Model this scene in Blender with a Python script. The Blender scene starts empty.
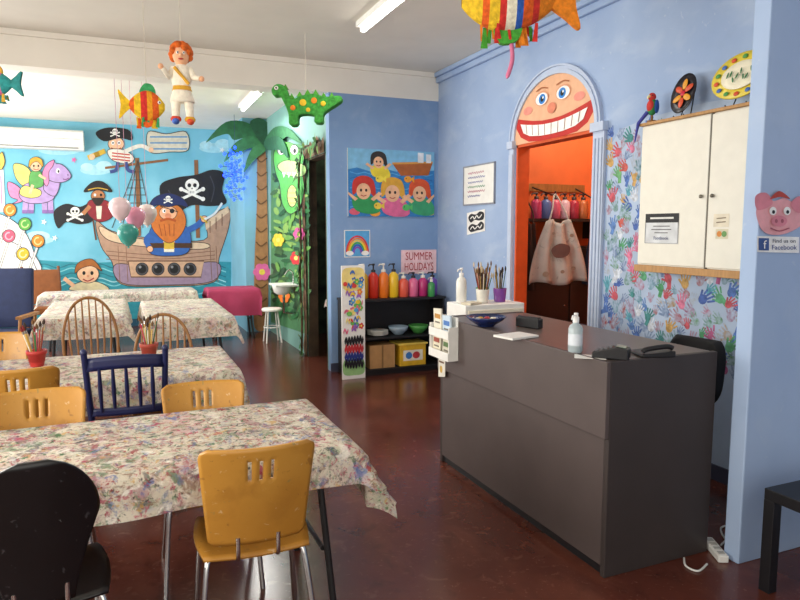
import bpy, math, random
from math import sin, cos, pi, radians, hypot
from mathutils import Vector, Matrix
random.seed(7)
SC=bpy.context.scene; COL=SC.collection
F=650.0; CAM=Vector((0,0,1.6)); TH=radians(23.2); PH=radians(6.2)
RT=Vector((cos(TH),-sin(TH),0)); FW=Vector((sin(TH)*cos(PH),cos(TH)*cos(PH),-sin(PH))); UP=RT.cross(FW)
V=Vector
def ray(px,py): return FW+RT*((px-400)/F)+UP*((300-py)/F)
def onz(px,py,z): d=ray(px,py); return CAM+d*((z-CAM.z)/d.z)
def onx(px,py,x): d=ray(px,py); return CAM+d*(x/d.x)
def ony(px,py,y): d=ray(px,py); return CAM+d*(y/d.y)
def att(px,py,t): return CAM+ray(px,py)*t
# ---------------------------------------------------------------- materials
def S(h):
    h=h.lstrip('#'); o=[]
    for i in (0,2,4):
        c=int(h[i:i+2],16)/255; o.append(c/12.92 if c<=.04045 else ((c+.055)/1.055)**2.4)
    return (*o,1)
MATS={}
def M(h,r=.6,metal=0.0,var=.08,scale=14.0,bump=0.0,emit=0.0,stretch=None,trans=0.0,h2=None):
    k=(h,r,metal,var,scale,bump,emit,stretch,trans,h2)
    if k in MATS: return MATS[k]
    m=bpy.data.materials.new('mat_'+h.strip('#')); m.use_nodes=True; nt=m.node_tree; N=nt.nodes; L=nt.links
    b=N['Principled BSDF']; b.inputs['Roughness'].default_value=r; b.inputs['Metallic'].default_value=metal
    if trans: b.inputs['Transmission Weight'].default_value=trans
    tc=N.new('ShaderNodeTexCoord'); no=N.new('ShaderNodeTexNoise'); no.inputs['Scale'].default_value=scale; no.inputs['Detail'].default_value=5
    if stretch:
        mp=N.new('ShaderNodeMapping'); mp.inputs['Scale'].default_value=stretch
        L.new(tc.outputs['Object'],mp.inputs['Vector']); L.new(mp.outputs['Vector'],no.inputs['Vector'])
    else: L.new(tc.outputs['Object'],no.inputs['Vector'])
    ra=N.new('ShaderNodeValToRGB'); c=S(h)
    ra.color_ramp.elements[0].position=.3; ra.color_ramp.elements[1].position=.7
    ra.color_ramp.elements[0].color=tuple(max(0,x*(1-var*2)) for x in c[:3])+(1,)
    ra.color_ramp.elements[1].color=S(h2) if h2 else tuple(min(1,x*(1+var)) for x in c[:3])+(1,)
    L.new(no.outputs['Fac'],ra.inputs['Fac']); L.new(ra.outputs['Color'],b.inputs['Base Color'])
    if bump:
        bp=N.new('ShaderNodeBump'); bp.inputs['Strength'].default_value=bump; bp.inputs['Distance'].default_value=.01
        L.new(no.outputs['Fac'],bp.inputs['Height']); L.new(bp.outputs['Normal'],b.inputs['Normal'])
    if emit:
        L.new(ra.outputs['Color'],b.inputs['Emission Color']); b.inputs['Emission Strength'].default_value=emit
    MATS[k]=m; return m
def splat(name,base,base2,layers,rough=.75,scale0=3.0,seed=0.0,mul=1.0,mask=0.0):
    # layers: colour, noise scale, threshold, strength, softness
    m=bpy.data.materials.new(name); m.use_nodes=True; nt=m.node_tree; N=nt.nodes; L=nt.links
    b=N['Principled BSDF']; b.inputs['Roughness'].default_value=rough
    tc=N.new('ShaderNodeTexCoord')
    def noise(scale,off,det=6.0,dist=0.0,st=(1,1,1),ro=.5):
        mp=N.new('ShaderNodeMapping'); mp.inputs['Location'].default_value=(off,off*1.7,off*.6); mp.inputs['Scale'].default_value=st
        L.new(tc.outputs['Object'],mp.inputs['Vector'])
        n=N.new('ShaderNodeTexNoise'); n.inputs['Scale'].default_value=scale; n.inputs['Detail'].default_value=det; n.inputs['Distortion'].default_value=dist; n.inputs['Roughness'].default_value=ro
        L.new(mp.outputs['Vector'],n.inputs['Vector']); return n
    n=noise(scale0,seed); ra=N.new('ShaderNodeValToRGB')
    ra.color_ramp.elements[0].position=.35; ra.color_ramp.elements[1].position=.65
    ra.color_ramp.elements[0].color=S(base2); ra.color_ramp.elements[1].color=S(base)
    L.new(n.outputs['Fac'],ra.inputs['Fac']); cur=ra.outputs['Color']
    for i,(h,sc,th,st,so) in enumerate(layers):
        n=noise(sc,seed+3.3*(i+1),8.0,.6 if sc>10 else .3,(1,.5+.3*(i%4),1),.68 if mask and sc>10 else .55); r=N.new('ShaderNodeValToRGB'); st=st*mul
        r.color_ramp.elements[0].position=th; r.color_ramp.elements[1].position=min(1,th+so)
        r.color_ramp.elements[0].color=(0,0,0,1); r.color_ramp.elements[1].color=(st,st,st,1)
        L.new(n.outputs['Fac'],r.inputs['Fac']); fac=r.outputs['Color']
        if mask and sc>10:
            n2=noise(2.0+.2*(i%3),seed+9.7*(i%4+1),5.0); r2=N.new('ShaderNodeValToRGB'); r2.color_ramp.elements[0].position=.40; r2.color_ramp.elements[1].position=.55
            r2.color_ramp.elements[0].color=(1-mask,1-mask,1-mask,1); L.new(n2.outputs['Fac'],r2.inputs['Fac'])
            mt=N.new('ShaderNodeMath'); mt.operation='MULTIPLY'; L.new(fac,mt.inputs[0]); L.new(r2.outputs['Color'],mt.inputs[1]); fac=mt.outputs[0]
        mx=N.new('ShaderNodeMix'); mx.data_type='RGBA'; mx.inputs[7].default_value=S(h)
        L.new(fac,mx.inputs[0]); L.new(cur,mx.inputs[6]); cur=mx.outputs[2]
    L.new(cur,b.inputs['Base Color']); return m
# ---------------------------------------------------------------- mesh builder
def smooth(pts,n=6,closed=True):
    out=[]; k=len(pts); rng=range(k) if closed else range(k-1)
    for i in rng:
        if closed: p0,p1,p2,p3=pts[i-1],pts[i],pts[(i+1)%k],pts[(i+2)%k]
        else: p0,p1,p2,p3=pts[max(i-1,0)],pts[i],pts[i+1],pts[min(i+2,k-1)]
        for j in range(n):
            t=j/n; out.append(tuple(.5*((2*b)+(-a+c)*t+(2*a-5*b+4*c-d)*t*t+(-a+3*b-3*c+d)*t**3) for a,b,c,d in zip(p0,p1,p2,p3)))
    if not closed: out.append(tuple(pts[-1]))
    return out
class B:
    def __init__(s): s.v=[];s.f=[];s.mi=[];s.sm=[];s.mats=[]
    def _m(s,m):
        if m not in s.mats: s.mats.append(m)
        return s.mats.index(m)
    def add(s,vs,fs,m,sm=False):
        o=len(s.v); s.v+=[V(x) for x in vs]; k=s._m(m)
        for f in fs: s.f.append([o+i for i in f]); s.mi.append(k); s.sm.append(sm)
    def box(s,c,d,m,rz=0,rot=None):
        R=rot if rot else Matrix.Rotation(rz,3,'Z'); c=V(c)
        vs=[c+R@V((x*d[0]/2,y*d[1]/2,z*d[2]/2)) for x in (-1,1) for y in (-1,1) for z in (-1,1)]
        s.add(vs,[(0,1,3,2),(4,6,7,5),(0,4,5,1),(2,3,7,6),(0,2,6,4),(1,5,7,3)],m); return s
    def bb(s,x0,x1,y0,y1,z0,z1,m): return s.box(((x0+x1)/2,(y0+y1)/2,(z0+z1)/2),(x1-x0,y1-y0,z1-z0),m)
    def tube(s,pts,r,m,n=8,closed=False):
        pts=[V(p) for p in pts]; k=len(pts); vs=[];fs=[]; ref=None
        for i,p in enumerate(pts):
            if closed: t=pts[(i+1)%k]-pts[i-1]
            else: t=pts[min(i+1,k-1)]-pts[max(i-1,0)]
            t.normalize()
            if ref is None: ref=V((0,0,1)) if abs(t.z)<.9 else V((1,0,0))
            a=(ref-t*ref.dot(t)).normalized(); ref=a; bq=t.cross(a)
            rr=r[i] if isinstance(r,(list,tuple)) else r
            for j in range(n): vs.append(p+a*(rr*cos(2*pi*j/n))+bq*(rr*sin(2*pi*j/n)))
        for i in range(k if closed else k-1):
            for j in range(n):
                i2=(i+1)%k; fs.append((i*n+j,i*n+(j+1)%n,i2*n+(j+1)%n,i2*n+j))
        s.add(vs,fs,m,True)
        if not closed:
            s.add(vs[:n],[tuple(range(n))[::-1]],m); s.add(vs[-n:],[tuple(range(n))],m)
        return s
    def cyl(s,a,b,r0,m,r1=None,n=16): return s.tube([a,b],[r0,r0 if r1 is None else r1],m,n)
    def lathe(s,prof,m,c=(0,0,0),n=24,sx=1,sy=1):
        c=V(c); vs=[c+V((r*sx*cos(2*pi*j/n),r*sy*sin(2*pi*j/n),z)) for r,z in prof for j in range(n)]
        fs=[(i*n+j,i*n+(j+1)%n,(i+1)*n+(j+1)%n,(i+1)*n+j) for i in range(len(prof)-1) for j in range(n)]
        s.add(vs,fs,m,True)
        if prof[0][0]>1e-4: s.add(vs[:n],[tuple(range(n))[::-1]],m)
        if prof[-1][0]>1e-4: s.add(vs[-n:],[tuple(range(n))],m)
        return s
    def ell(s,c,r,m,rot=None,n=16,k=10):
        c=V(c); R=rot or Matrix.Identity(3); vs=[];fs=[]
        for i in range(k+1):
            a=pi*i/k
            for j in range(n): b=2*pi*j/n; vs.append(c+R@V((r[0]*sin(a)*cos(b),r[1]*sin(a)*sin(b),-r[2]*cos(a))))
        for i in range(k):
            for j in range(n): fs.append((i*n+j,i*n+(j+1)%n,(i+1)*n+(j+1)%n,(i+1)*n+j))
        s.add(vs,fs,m,True); return s
    def prism(s,pts,m,O,U,W,th):
        O=V(O);U=V(U);W=V(W);Nn=U.cross(W).normalized()*(th/2); k=len(pts)
        a=[O+U*p[0]+W*p[1]-Nn for p in pts]; b=[O+U*p[0]+W*p[1]+Nn for p in pts]
        s.add(a+b,[tuple(range(k))[::-1],tuple(range(k,2*k))]+[(i,(i+1)%k,k+(i+1)%k,k+i) for i in range(k)],m); return s
    def sheet(s,fn,nu,nv,m,skip=None):
        vs=[fn(i/nu,j/nv) for j in range(nv+1) for i in range(nu+1)]
        fs=[(j*(nu+1)+i,j*(nu+1)+i+1,(j+1)*(nu+1)+i+1,(j+1)*(nu+1)+i) for j in range(nv) for i in range(nu) if not(skip and skip(i,j))]
        s.add(vs,fs,m,True); return s
    def build(s,name,parent=None,bevel=0,solid=0,loc=None,world=False,sub=0):
        me=bpy.data.meshes.new(name)
        off=V((0,0,0))
        if world: off=V(parent.location) if parent else V(loc)
        me.from_pydata([tuple(x-off) for x in s.v],[],s.f)
        for m in s.mats: me.materials.append(m)
        me.polygons.foreach_set('material_index',s.mi); me.polygons.foreach_set('use_smooth',s.sm); me.update()
        o=bpy.data.objects.new(name,me); COL.objects.link(o)
        if parent: o.parent=parent
        if loc is not None: o.location=loc
        if solid: md=o.modifiers.new('s','SOLIDIFY'); md.thickness=solid; md.offset=0
        if sub: md=o.modifiers.new('u','SUBSURF'); md.levels=sub; md.render_levels=sub
        if bevel: md=o.modifiers.new('b','BEVEL'); md.width=bevel; md.segments=2; md.limit_method='ANGLE'; md.angle_limit=radians(50)
        return o
TXT={}
def textmesh(t):
    if t in TXT: return TXT[t]
    cu=bpy.data.curves.new('t','FONT'); cu.body=t; cu.size=1; cu.align_x='CENTER'; cu.align_y='CENTER'; cu.resolution_u=3
    ob=bpy.data.objects.new('t',cu); COL.objects.link(ob); bpy.context.view_layer.update()
    me=bpy.data.meshes.new_from_object(ob.evaluated_get(bpy.context.evaluated_depsgraph_get()))
    r=([tuple(v.co) for v in me.vertices],[tuple(p.vertices) for p in me.polygons])
    bpy.data.objects.remove(ob); bpy.data.meshes.remove(me); TXT[t]=r; return r
class Flat(B):
    def __init__(s,conv,n,ydown=True,eps=.0003,rough=.6,ol=0,olc='#2b2321'):
        super().__init__(); s.conv=conv; s.n=V(n); s.l=1; s.yd=ydown; s.eps=eps; s.ro=rough; s.ol=ol; s.olc=olc
    def P(s,x,y): return s.conv(x,y)+s.n*(s.l*s.eps)
    def poly(s,pts,h):
        s.l+=1; m=M(h,s.ro) if isinstance(h,str) else h
        s.add([s.P(*p) for p in pts],[tuple(range(len(pts)))],m); return s
    def blob(s,pts,h):
        q=smooth(pts,5); s.poly(q,h)
        if s.ol: s.stroke(q+q[:1],s.ol,s.olc)
        return s
    def el(s,cx,cy,rx,ry,h,a=0,n=18,a0=0,a1=2*pi):
        a=radians(a); full=abs(a1-a0)>6.28
        pts=[]
        for i in range(n if full else n+1):
            b=a0+(a1-a0)*i/n; x,y=rx*cos(b),ry*sin(b); pts.append((cx+x*cos(a)-y*sin(a),cy+x*sin(a)+y*cos(a)))
        s.poly(pts,h)
        if s.ol and min(rx,ry)>=3.2: s.stroke(pts+pts[:1],s.ol,s.olc)
        return s
    def stroke(s,pts,w,h,curve=False,closed=False):
        if curve: pts=smooth(pts,6,closed)
        s.l+=1; m=M(h,s.ro) if isinstance(h,str) else h
        k=len(pts); vs=[]
        for i,p in enumerate(pts):
            a=pts[max(i-1,0)]; b=pts[min(i+1,k-1)]; dx,dy=b[0]-a[0],b[1]-a[1]; q=hypot(dx,dy) or 1
            vs+=[s.P(p[0]-dy/q*w/2,p[1]+dx/q*w/2),s.P(p[0]+dy/q*w/2,p[1]-dx/q*w/2)]
        s.add(vs,[(2*i,2*i+1,2*i+3,2*i+2) for i in range(k-1)],m); return s
    def ring(s,cx,cy,rx,ry,w,h,a0=0,a1=2*pi,n=24):
        return s.stroke([(cx+rx*cos(a0+(a1-a0)*i/n),cy+ry*sin(a0+(a1-a0)*i/n)) for i in range(n+1)],w,h)
    def text(s,t,x,y,size,h,ang=0,sx=1):
        s.l+=1; vs,fs=textmesh(t); a=radians(ang); o=[]
        for g in vs:
            gx,gy=g[0]*size*sx,g[1]*size; rx,ry=gx*cos(a)-gy*sin(a),gx*sin(a)+gy*cos(a)
            o.append(s.P(x+rx,y-ry if s.yd else y+ry))
        s.add(o,fs,M(h,s.ro)); return s
    def skull(s,x,y,r,bg='#15141a'):
        w='#f2f0ea'; k=s.ol; s.ol=0
        s.stroke([(x-1.5*r,y+.6*r),(x+1.5*r,y+2.0*r)],.4*r,w); s.stroke([(x+1.5*r,y+.6*r),(x-1.5*r,y+2.0*r)],.4*r,w)
        for a in (-1,1):
            for yy in (.6,2.0): s.el(x+a*1.55*r,y+yy*r,.32*r,.32*r,w,n=10)
        s.el(x,y,r,.9*r,w); s.poly([(x-.55*r,y+.6*r),(x+.55*r,y+.6*r),(x+.45*r,y+1.25*r),(x-.45*r,y+1.25*r)],w)
        for a in (-1,1): s.el(x+a*.4*r,y+.05*r,.27*r,.3*r,bg,n=10)
        s.poly([(x,y+.35*r),(x+.15*r,y+.6*r),(x-.15*r,y+.6*r)],bg)
        for a in (-.2,.05,.3): s.stroke([(x+(a-.05)*r,y+.85*r),(x+(a-.05)*r,y+1.2*r)],.07*r,bg)
        s.ol=k; return s
def tag(o,label=None,cat=None,group=None,kind=None):
    if label: o['label']=label
    if cat: o['category']=cat
    if group: o['group']=group
    if kind: o['kind']=kind
    return o
def thing(name,label,cat,loc=(0,0,0),rz=0,group=None):
    o=bpy.data.objects.new(name,None); COL.objects.link(o); o.location=loc; o.rotation_euler=(0,0,rz); o.empty_display_size=.1
    return tag(o,label,cat,group)
def copy_tree(o,label=None,loc=None,rz=None,parent=None):
    c=o.copy(); COL.objects.link(c)
    if parent: c.parent=parent
    if label: c['label']=label
    if loc is not None: c.location=loc
    if rz is not None: c.rotation_euler=(0,0,rz)
    for ch in [x for x in bpy.data.objects if x.parent==o]: copy_tree(ch,parent=c)
    return c
def struct(name,b,bevel=0): return tag(b.build(name,bevel=bevel),kind='structure')
# ---------------------------------------------------------------- palette
CHROME=M('#c9c9c9',.18,1.0,.02); BLK=M('#15151a',.45); WHT=M('#eeeeea',.5,0,.03); GREYM=M('#3a3a3c',.4,.6)
AMB=splat('amber_ply','#c8923e','#b57c2c',[('#a5702a',5,.53,.5,.12),('#8a5a2a',26,.63,.6,.05),('#6a7a58',22,.67,.5,.04),('#e0c9a0',30,.65,.5,.04),('#8a4048',34,.68,.5,.03)],.38,2.0,4.0)
WOOD=M('#9a6a38',.45,0,.16,8,0,0,(6,6,1)); NAVY=M('#1c2350',.4)
WEAR=[('#c0d0e4',4,.52,.45,.2),('#92a9cb',7,.58,.3,.15),('#ced9e6',22,.66,.4,.05)]
BLUEW=splat('wall_blue','#a2b8da','#93abd2',WEAR,.75,1.6,2.0); CEIL=M('#e2ddd2',.85,0,.02,3); CEILR=M('#f2ede3',.85,0,.02,3); CREAM=M('#efe7d2',.6,0,.03)
XR=3.45; YP=6.92; YB=11.6; XS=2.13; ZC=3.38; ZB=3.28
# ---------------------------------------------------------------- setting
fm=splat('floor_red_brown','#643428','#52281f',[('#784636',3.5,.5,.5,.2),('#3b1e17',6,.57,.45,.12),('#835745',12,.6,.35,.08),('#926653',45,.64,.35,.05)],.22,1.3)
b=B(); b.bb(-3.1,5.6,-1.5,11.8,-.1,0,fm); struct('floor',b)
b=B(); b.bb(-3.1,5.6,-1.5,YP+.01,ZC,ZC+.1,CEIL); struct('ceiling',b)
b=B(); b.bb(-3.1,5.6,YP+.25,11.8,ZB,ZB+.2,CEILR); struct('ceiling',b)
b=B(); b.bb(-3.0,XR,YP,YP+.26,3.07,ZC+.05,CEILR); b.bb(-3.0,XR,YP-.03,YP,ZC-.05,ZC,CEILR); struct('trim_1',b)
D0,D1,ZD=4.17,5.27,2.38
b=B()
b.bb(XR,XR+.12,-1.5,D0,0,ZC,BLUEW); b.bb(XR,XR+.12,D1,YP+.12,0,ZC,BLUEW); b.bb(XR,XR+.12,D0,D1,ZD,ZC,BLUEW); struct('wall_right',b)
b=B(); b.bb(XR-.04,XR,2.2,YP,3.27,3.33,BLUEW); b.bb(XR-.07,XR,2.2,YP,3.33,ZC,BLUEW); struct('trim_2',b,.01)
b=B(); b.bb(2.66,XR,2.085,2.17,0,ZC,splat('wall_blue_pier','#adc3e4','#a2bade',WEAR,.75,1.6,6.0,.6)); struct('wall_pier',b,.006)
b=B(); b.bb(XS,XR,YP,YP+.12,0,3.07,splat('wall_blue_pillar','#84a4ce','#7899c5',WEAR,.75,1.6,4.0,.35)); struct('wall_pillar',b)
sidem=M('#7fb0a8',.75,0,.08,2)
b=B(); b.bb(XS,XS+.12,YP+.12,7.06,0,3.28,sidem); b.bb(XS,XS+.12,7.9,YB,0,3.28,sidem); b.bb(XS,XS+.12,7.06,7.9,2.45,3.28,sidem); struct('wall_side',b)
b=B(); JD=M('#4a3a28',.8,0,.2,8); b.bb(XS-.002,XS+.125,7.875,7.9,0,2.45,JD); b.bb(XS-.002,XS+.125,7.06,7.085,0,2.45,JD); b.bb(XS-.002,XS+.125,7.06,7.9,2.425,2.45,JD); struct('door_2',b)
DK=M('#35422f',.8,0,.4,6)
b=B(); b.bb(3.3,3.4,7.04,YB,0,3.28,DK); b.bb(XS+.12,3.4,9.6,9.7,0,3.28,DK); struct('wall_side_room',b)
mural_bg=M('#66bad6',.75,0,.07,1.2,0,0,None,0,'#8fd0e6')
b=B(); b.bb(-3.1,XS+.12,YB,YB+.12,0,3.28,mural_bg); struct('wall_back',b)
b=B(); b.bb(1.77,XS,10.2,YB,0,3.28,M('#7db8d2',.75,0,.05,2)); struct('wall_back_pier',b)
b=B(); wl=M('#dfe3ea',.8)
b.bb(-3.1,-3.0,-1.5,YB,0,.9,wl); b.bb(-3.1,-3.0,-1.5,YB,2.7,3.4,wl); b.bb(-3.1,-3.0,-1.5,1.0,.9,2.7,wl); b.bb(-3.1,-3.0,4,7,.9,2.7,wl); b.bb(-3.1,-3.0,10.6,YB,.9,2.7,wl); struct('wall_left',b)
OR=M('#dc7038',.7,0,.1,2)
b=B(); b.bb(XR+.12,5.3,5.85,5.95,0,ZC,OR); b.bb(5.2,5.3,3.4,5.85,0,ZC,OR); b.bb(XR+.12,5.3,3.3,3.4,0,ZC,OR); struct('wall_storeroom',b)
b=B(); JR=M('#d4561f',.6,0,.06)
b.bb(XR-.005,XR+.125,D1-.025,D1,0,ZD,JR); b.bb(XR-.005,XR+.125,D0,D0+.025,0,ZD,JR); b.bb(XR-.005,XR+.125,D0,D1,ZD-.025,ZD,JR); struct('door_1',b)
PILM=M('#bccae2',.6,0,.03); b=B()
for y in (D0-.07,D1+.05):
    w=.065 if y<D0 else .035
    b.bb(XR-.03,XR,y-w,y+w,0,ZD,PILM)
    for q in (-.6,0,.6): b.bb(XR-.04,XR-.03,y+q*w-.011,y+q*w+.011,.12,ZD-.08,PILM)
    b.bb(XR-.055,XR,y-w-.012,y+w+.012,ZD-.03,ZD+.04,PILM); b.bb(XR-.045,XR,y-w-.01,y+w+.01,0,.12,PILM)
struct('trim_3',b,.004)
YC=(D0+D1)/2; RA=.57; RISE=.50; b=B()
for (r0,r1,dx) in ((-.005,.03,.03),(.03,.055,.018),(.055,.07,.035)):
    vs=[];n=36
    for i in range(n+1):
        a=pi*i/n
        for r in (r0,r1):
            for d in (0,dx): vs.append((XR-d,YC+(RA+r)*cos(a),ZD+.03+(RISE+r)*sin(a)))
    fs=[]
    for i in range(n):
        o=i*4
        for q in ((0,1),(1,3),(3,2),(2,0)): fs.append((o+q[0],o+q[1],o+4+q[1],o+4+q[0]))
    b.add(vs,fs,PILM)
struct('trim_4',b)
BB=M('#3c3f55',.6)
b=B(); b.bb(XS-.012,XR,YP-.012,YP,0,.1,BB); struct('baseboard_pillar',b)
b=B(); b.bb(XR-.012,XR,2.17,D0-.15,0,.1,BB); b.bb(XR-.012,XR,D1+.12,YP,0,.1,BB); struct('baseboard_right',b)
b=B(); b.bb(-3,1.77,YB-.012,YB,0,.12,M('#24566e',.6)); struct('baseboard_back',b)
# ---------------------------------------------------------------- murals
N_Y=V((0,-1,0)); N_X=V((-1,0,0))
cb=lambda px,py: ony(px,py,YB)
def FM(l,ol=.8): f=Flat(cb,N_Y,eps=.00012,ol=ol); f.l=l; return f
mu=thing('wall_mural','painted pirate ship and party figures covering the far back wall','mural',(0,YB,0))
f=FM(1,0); f.poly([(-60,262),(20,259),(90,263),(160,260),(231,262),(231,332),(-60,332)],'#2f96a8')
for y in (266,270,275,280,284,292): f.stroke([(-40+i*14,y+(2 if i%2 else -2)) for i in range(20)],1.1,random.choice(['#7fccd6','#1d7486','#a6dde4']),True)
for (x,y,rx) in ((60,150,22),(215,148,16),(30,240,24),(96,170,16)): f.el(x,y,rx,5,'#a8dcec'); f.el(x+8,y-4,rx*.5,5,'#b8e4f0'); f.el(x-9,y-3,rx*.4,4,'#b8e4f0')
f.build('sea_and_sky',mu,world=True)
f=FM(30,.7)
f.blob([(96,221),(112,231),(150,238),(204,240),(206,220),(228,208),(229,226),(219,258),(214,282),(165,286),(121,284),(112,262),(101,246)],'#b8937c')
f.blob([(116,264),(160,268),(216,262),(213,281),(165,285),(122,283)],'#a088a0')
f.blob([(100,226),(120,235),(160,241),(205,243),(204,249),(160,248),(118,243),(103,236)],'#e0c4a4')
for y in (251,255,259): f.stroke([(106,y),(160,y+4),(215,y)],.8,'#8a6450',True)
for x in (118,126,210,216): f.stroke([(x,246),(x+2,282)],.7,'#8a6450')
f.poly([(128,261),(204,261),(201,277),(131,277)],'#d0a88a'); f.stroke([(128,261),(204,261),(201,277),(131,277),(128,261)],1.2,'#6d4a34')
for x in (142,158,174,190): f.el(x,269,6.2,6.2,'#4b4b52'); f.el(x,269,4.2,4.2,'#0e0e12'); f.el(x-2,267,1.4,1.4,'#8a8a90')
f.poly([(205,222),(228,206),(229,212),(206,230)],'#e0c4a4')
for x in (210,216,222): f.stroke([(x,224-(x-205)*.6),(x,236-(x-205)*.6)],1,'#8a6450')
f.stroke([(137,158),(139,236)],4,'#8b5c3a'); f.stroke([(196,160),(198,238)],4,'#8b5c3a')
f.stroke([(105,168),(168,160)],2.4,'#8b5c3a')
for x in (112,122,132,143,153): f.stroke([(138,160),(x,228)],.7,'#4a3a30')
for y in (172,180,188,195,203,210,218): f.stroke([(138-(y-160)*.36,y),(138+(y-160)*.22,y)],.7,'#4a3a30')
f.blob([(148,132),(166,134),(186,132),(188,150),(170,152),(150,152)],'#d9d2c0')
for y in (137,143,149): f.stroke([(150,y),(187,y)],1.3,'#4a90c8')
f.build('pirate_ship',mu,world=True)
f=FM(90,.5)
f.blob([(160,186),(176,178),(196,175),(212,170),(224,174),(222,190),(226,203),(210,206),(192,205),(176,213),(165,208)],'#17161d'); f.stroke([(168,190),(174,200),(171,208)],1,'#3a3944',True); f.stroke([(210,176),(214,188),(211,202)],1.2,'#3a3944',True); f.skull(192,185,7)
f.build('black_flag',mu,world=True)
f=FM(90,.5)
f.stroke([(90,200),(96,240)],1.6,'#6b4020'); f.blob([(54,212),(66,204),(80,207),(92,203),(93,220),(80,224),(66,222),(58,228)],'#17161d'); f.skull(75,211,4.6)
f.build('small_black_flag',mu,world=True)
f=FM(150,.6)   # red-bearded pirate
f.blob([(150,230),(160,222),(178,222),(190,232),(188,252),(168,256),(149,252)],'#2f62b0'); f.poly([(162,224),(176,224),(174,252),(164,252)],'#f0ead8')
for y in (228,233,238,243): f.stroke([(163,y),(175,y)],1.6,'#c8382c')
f.poly([(146,243),(192,243),(192,248),(146,248)],'#4a2d18'); f.poly([(164,242),(174,242),(174,249),(164,249)],'#e0b83c')
f.stroke([(184,232),(196,226),(203,220)],6,'#2f62b0',True); f.el(204,219,3.4,3.4,'#f0b48c'); f.stroke([(153,232),(146,240),(150,248)],5,'#2f62b0',True); f.el(150,249,3.2,3.2,'#f0b48c')
f.stroke([(203,220),(214,214),(222,203)],2.2,'#dfe6ea',True); f.stroke([(200,216),(207,223)],1.6,'#e0b83c')
f.blob([(155,208),(168,203),(181,208),(186,222),(180,236),(169,243),(158,236),(151,224)],'#d3762f')
for dx in (-9,-4,1,6): f.stroke([(168+dx,224),(169+dx*.8,236)],.8,'#a5481a')
f.el(168,213,9,7,'#f2b58e'); f.el(168,216,3.2,2.8,'#e58f6a'); f.el(164,211,1.8,2,'#ffffff'); f.el(172,211,2.4,2.4,'#16141a'); f.el(164.5,211,.8,1.1,'#101010'); f.stroke([(160,206),(178,212)],.8,'#16141a'); f.stroke([(160,221),(168,219),(176,221)],2.4,'#b5521a',True)
f.blob([(149,208),(154,198),(168,193),(182,198),(188,207),(178,205),(168,207),(158,205)],'#1b2a60'); f.skull(168,198,2.4,'#1b2a60')
f.build('bearded_pirate',mu,world=True)
f=FM(110,.6)   # lookout on the mast
f.el(116,144,8,7,'#f3c29d'); f.blob([(96,133),(108,128),(128,130),(132,140),(120,138),(104,141)],'#17161c'); f.skull(115,131,2.6)
f.el(113,143,1.6,2,'#ffffff'); f.el(119,143,1.6,2,'#ffffff'); f.el(113,143,.8,1,'#111111'); f.el(119,143,.8,1,'#111111'); f.stroke([(111,148),(116,150),(121,148)],1,'#a02020',True)
f.stroke([(88,158),(105,151)],5,'#d9b23a'); f.stroke([(96,152),(98,157)],5,'#a57f20'); f.blob([(108,150),(124,150),(134,158),(128,164),(112,160)],'#e9e5da'); f.stroke([(124,152),(140,146),(150,150)],4,'#e9e5da',True); f.el(151,150,2.6,2.6,'#f3c29d')
for y in (153,156,159): f.stroke([(112,y),(130,y+2)],1.3,'#c33a2f')
f.stroke([(118,162),(116,170),(110,172)],3.4,'#3a4a8a',True); f.stroke([(126,162),(128,170),(134,172)],3.4,'#3a4a8a',True); f.el(92,157,3,3,'#f3c29d')
f.build('lookout_pirate',mu,world=True)
f=FM(110,.6)   # dark pirate left
f.blob([(88,202),(98,199),(110,203),(113,216),(100,222),(88,214)],'#8e2430'); f.stroke([(90,206),(83,214)],4,'#b77a50'); f.stroke([(108,206),(118,200)],4,'#b77a50'); f.el(98,196,7,6,'#b77a50'); f.blob([(84,192),(90,184),(98,181),(106,184),(112,192),(98,190)],'#231a1a'); f.stroke([(88,190),(98,188),(108,190)],1,'#d0a63a',True)
f.el(95,195,1.2,1.4,'#ffffff'); f.el(101,195,1.2,1.4,'#111111'); f.blob([(92,199),(98,198),(104,199),(98,206)],'#2a1c16'); f.poly([(96,206),(102,206),(101,219),(97,219)],'#e6dfcc')
f.build('dark_hatted_pirate',mu,world=True)
f=FM(110,.6)   # lilac winged pony with a small rider
LI='#b79ad0'
f.blob([(20,188),(8,182),(10,196),(18,200),(12,204),(24,200)],'#e08ab8')
f.blob([(36,186),(28,168),(14,164),(16,178),(25,187)],'#ece07a')
for x in (26,32,44,50): f.stroke([(x,196),(x-(1 if x<40 else -1),213)],5.4,LI); f.stroke([(x-(1 if x<40 else -1),210),(x-(1 if x<40 else -1),213.5)],5.6,'#8a68ac')
f.blob([(20,190),(28,183),(44,183),(54,188),(54,198),(44,203),(28,203),(20,198)],LI)
f.blob([(44,190),(46,178),(54,174),(60,182),(55,196)],LI)
f.blob([(46,177),(50,166),(60,164),(68,170),(71,177),(64,182),(54,182)],LI)
f.poly([(51,167),(52,159),(57,165)],LI); f.el(58,171,2,2.6,'#ffffff'); f.el(58.6,171.4,1,1.5,'#1a1420'); f.stroke([(63,179),(66,179.5),(69,178)],.9,'#7a4080',True); f.el(68,175,.7,.7,'#5a3a70')
f.blob([(46,186),(42,176),(46,165),(54,160),(53,166),(49,172),(49,182)],'#e08ab8')
f.blob([(40,190),(24,186),(20,194),(30,198),(40,196)],'#ece07a')
f.build('winged_pony',mu,world=True)
f=FM(170,.5)
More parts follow.
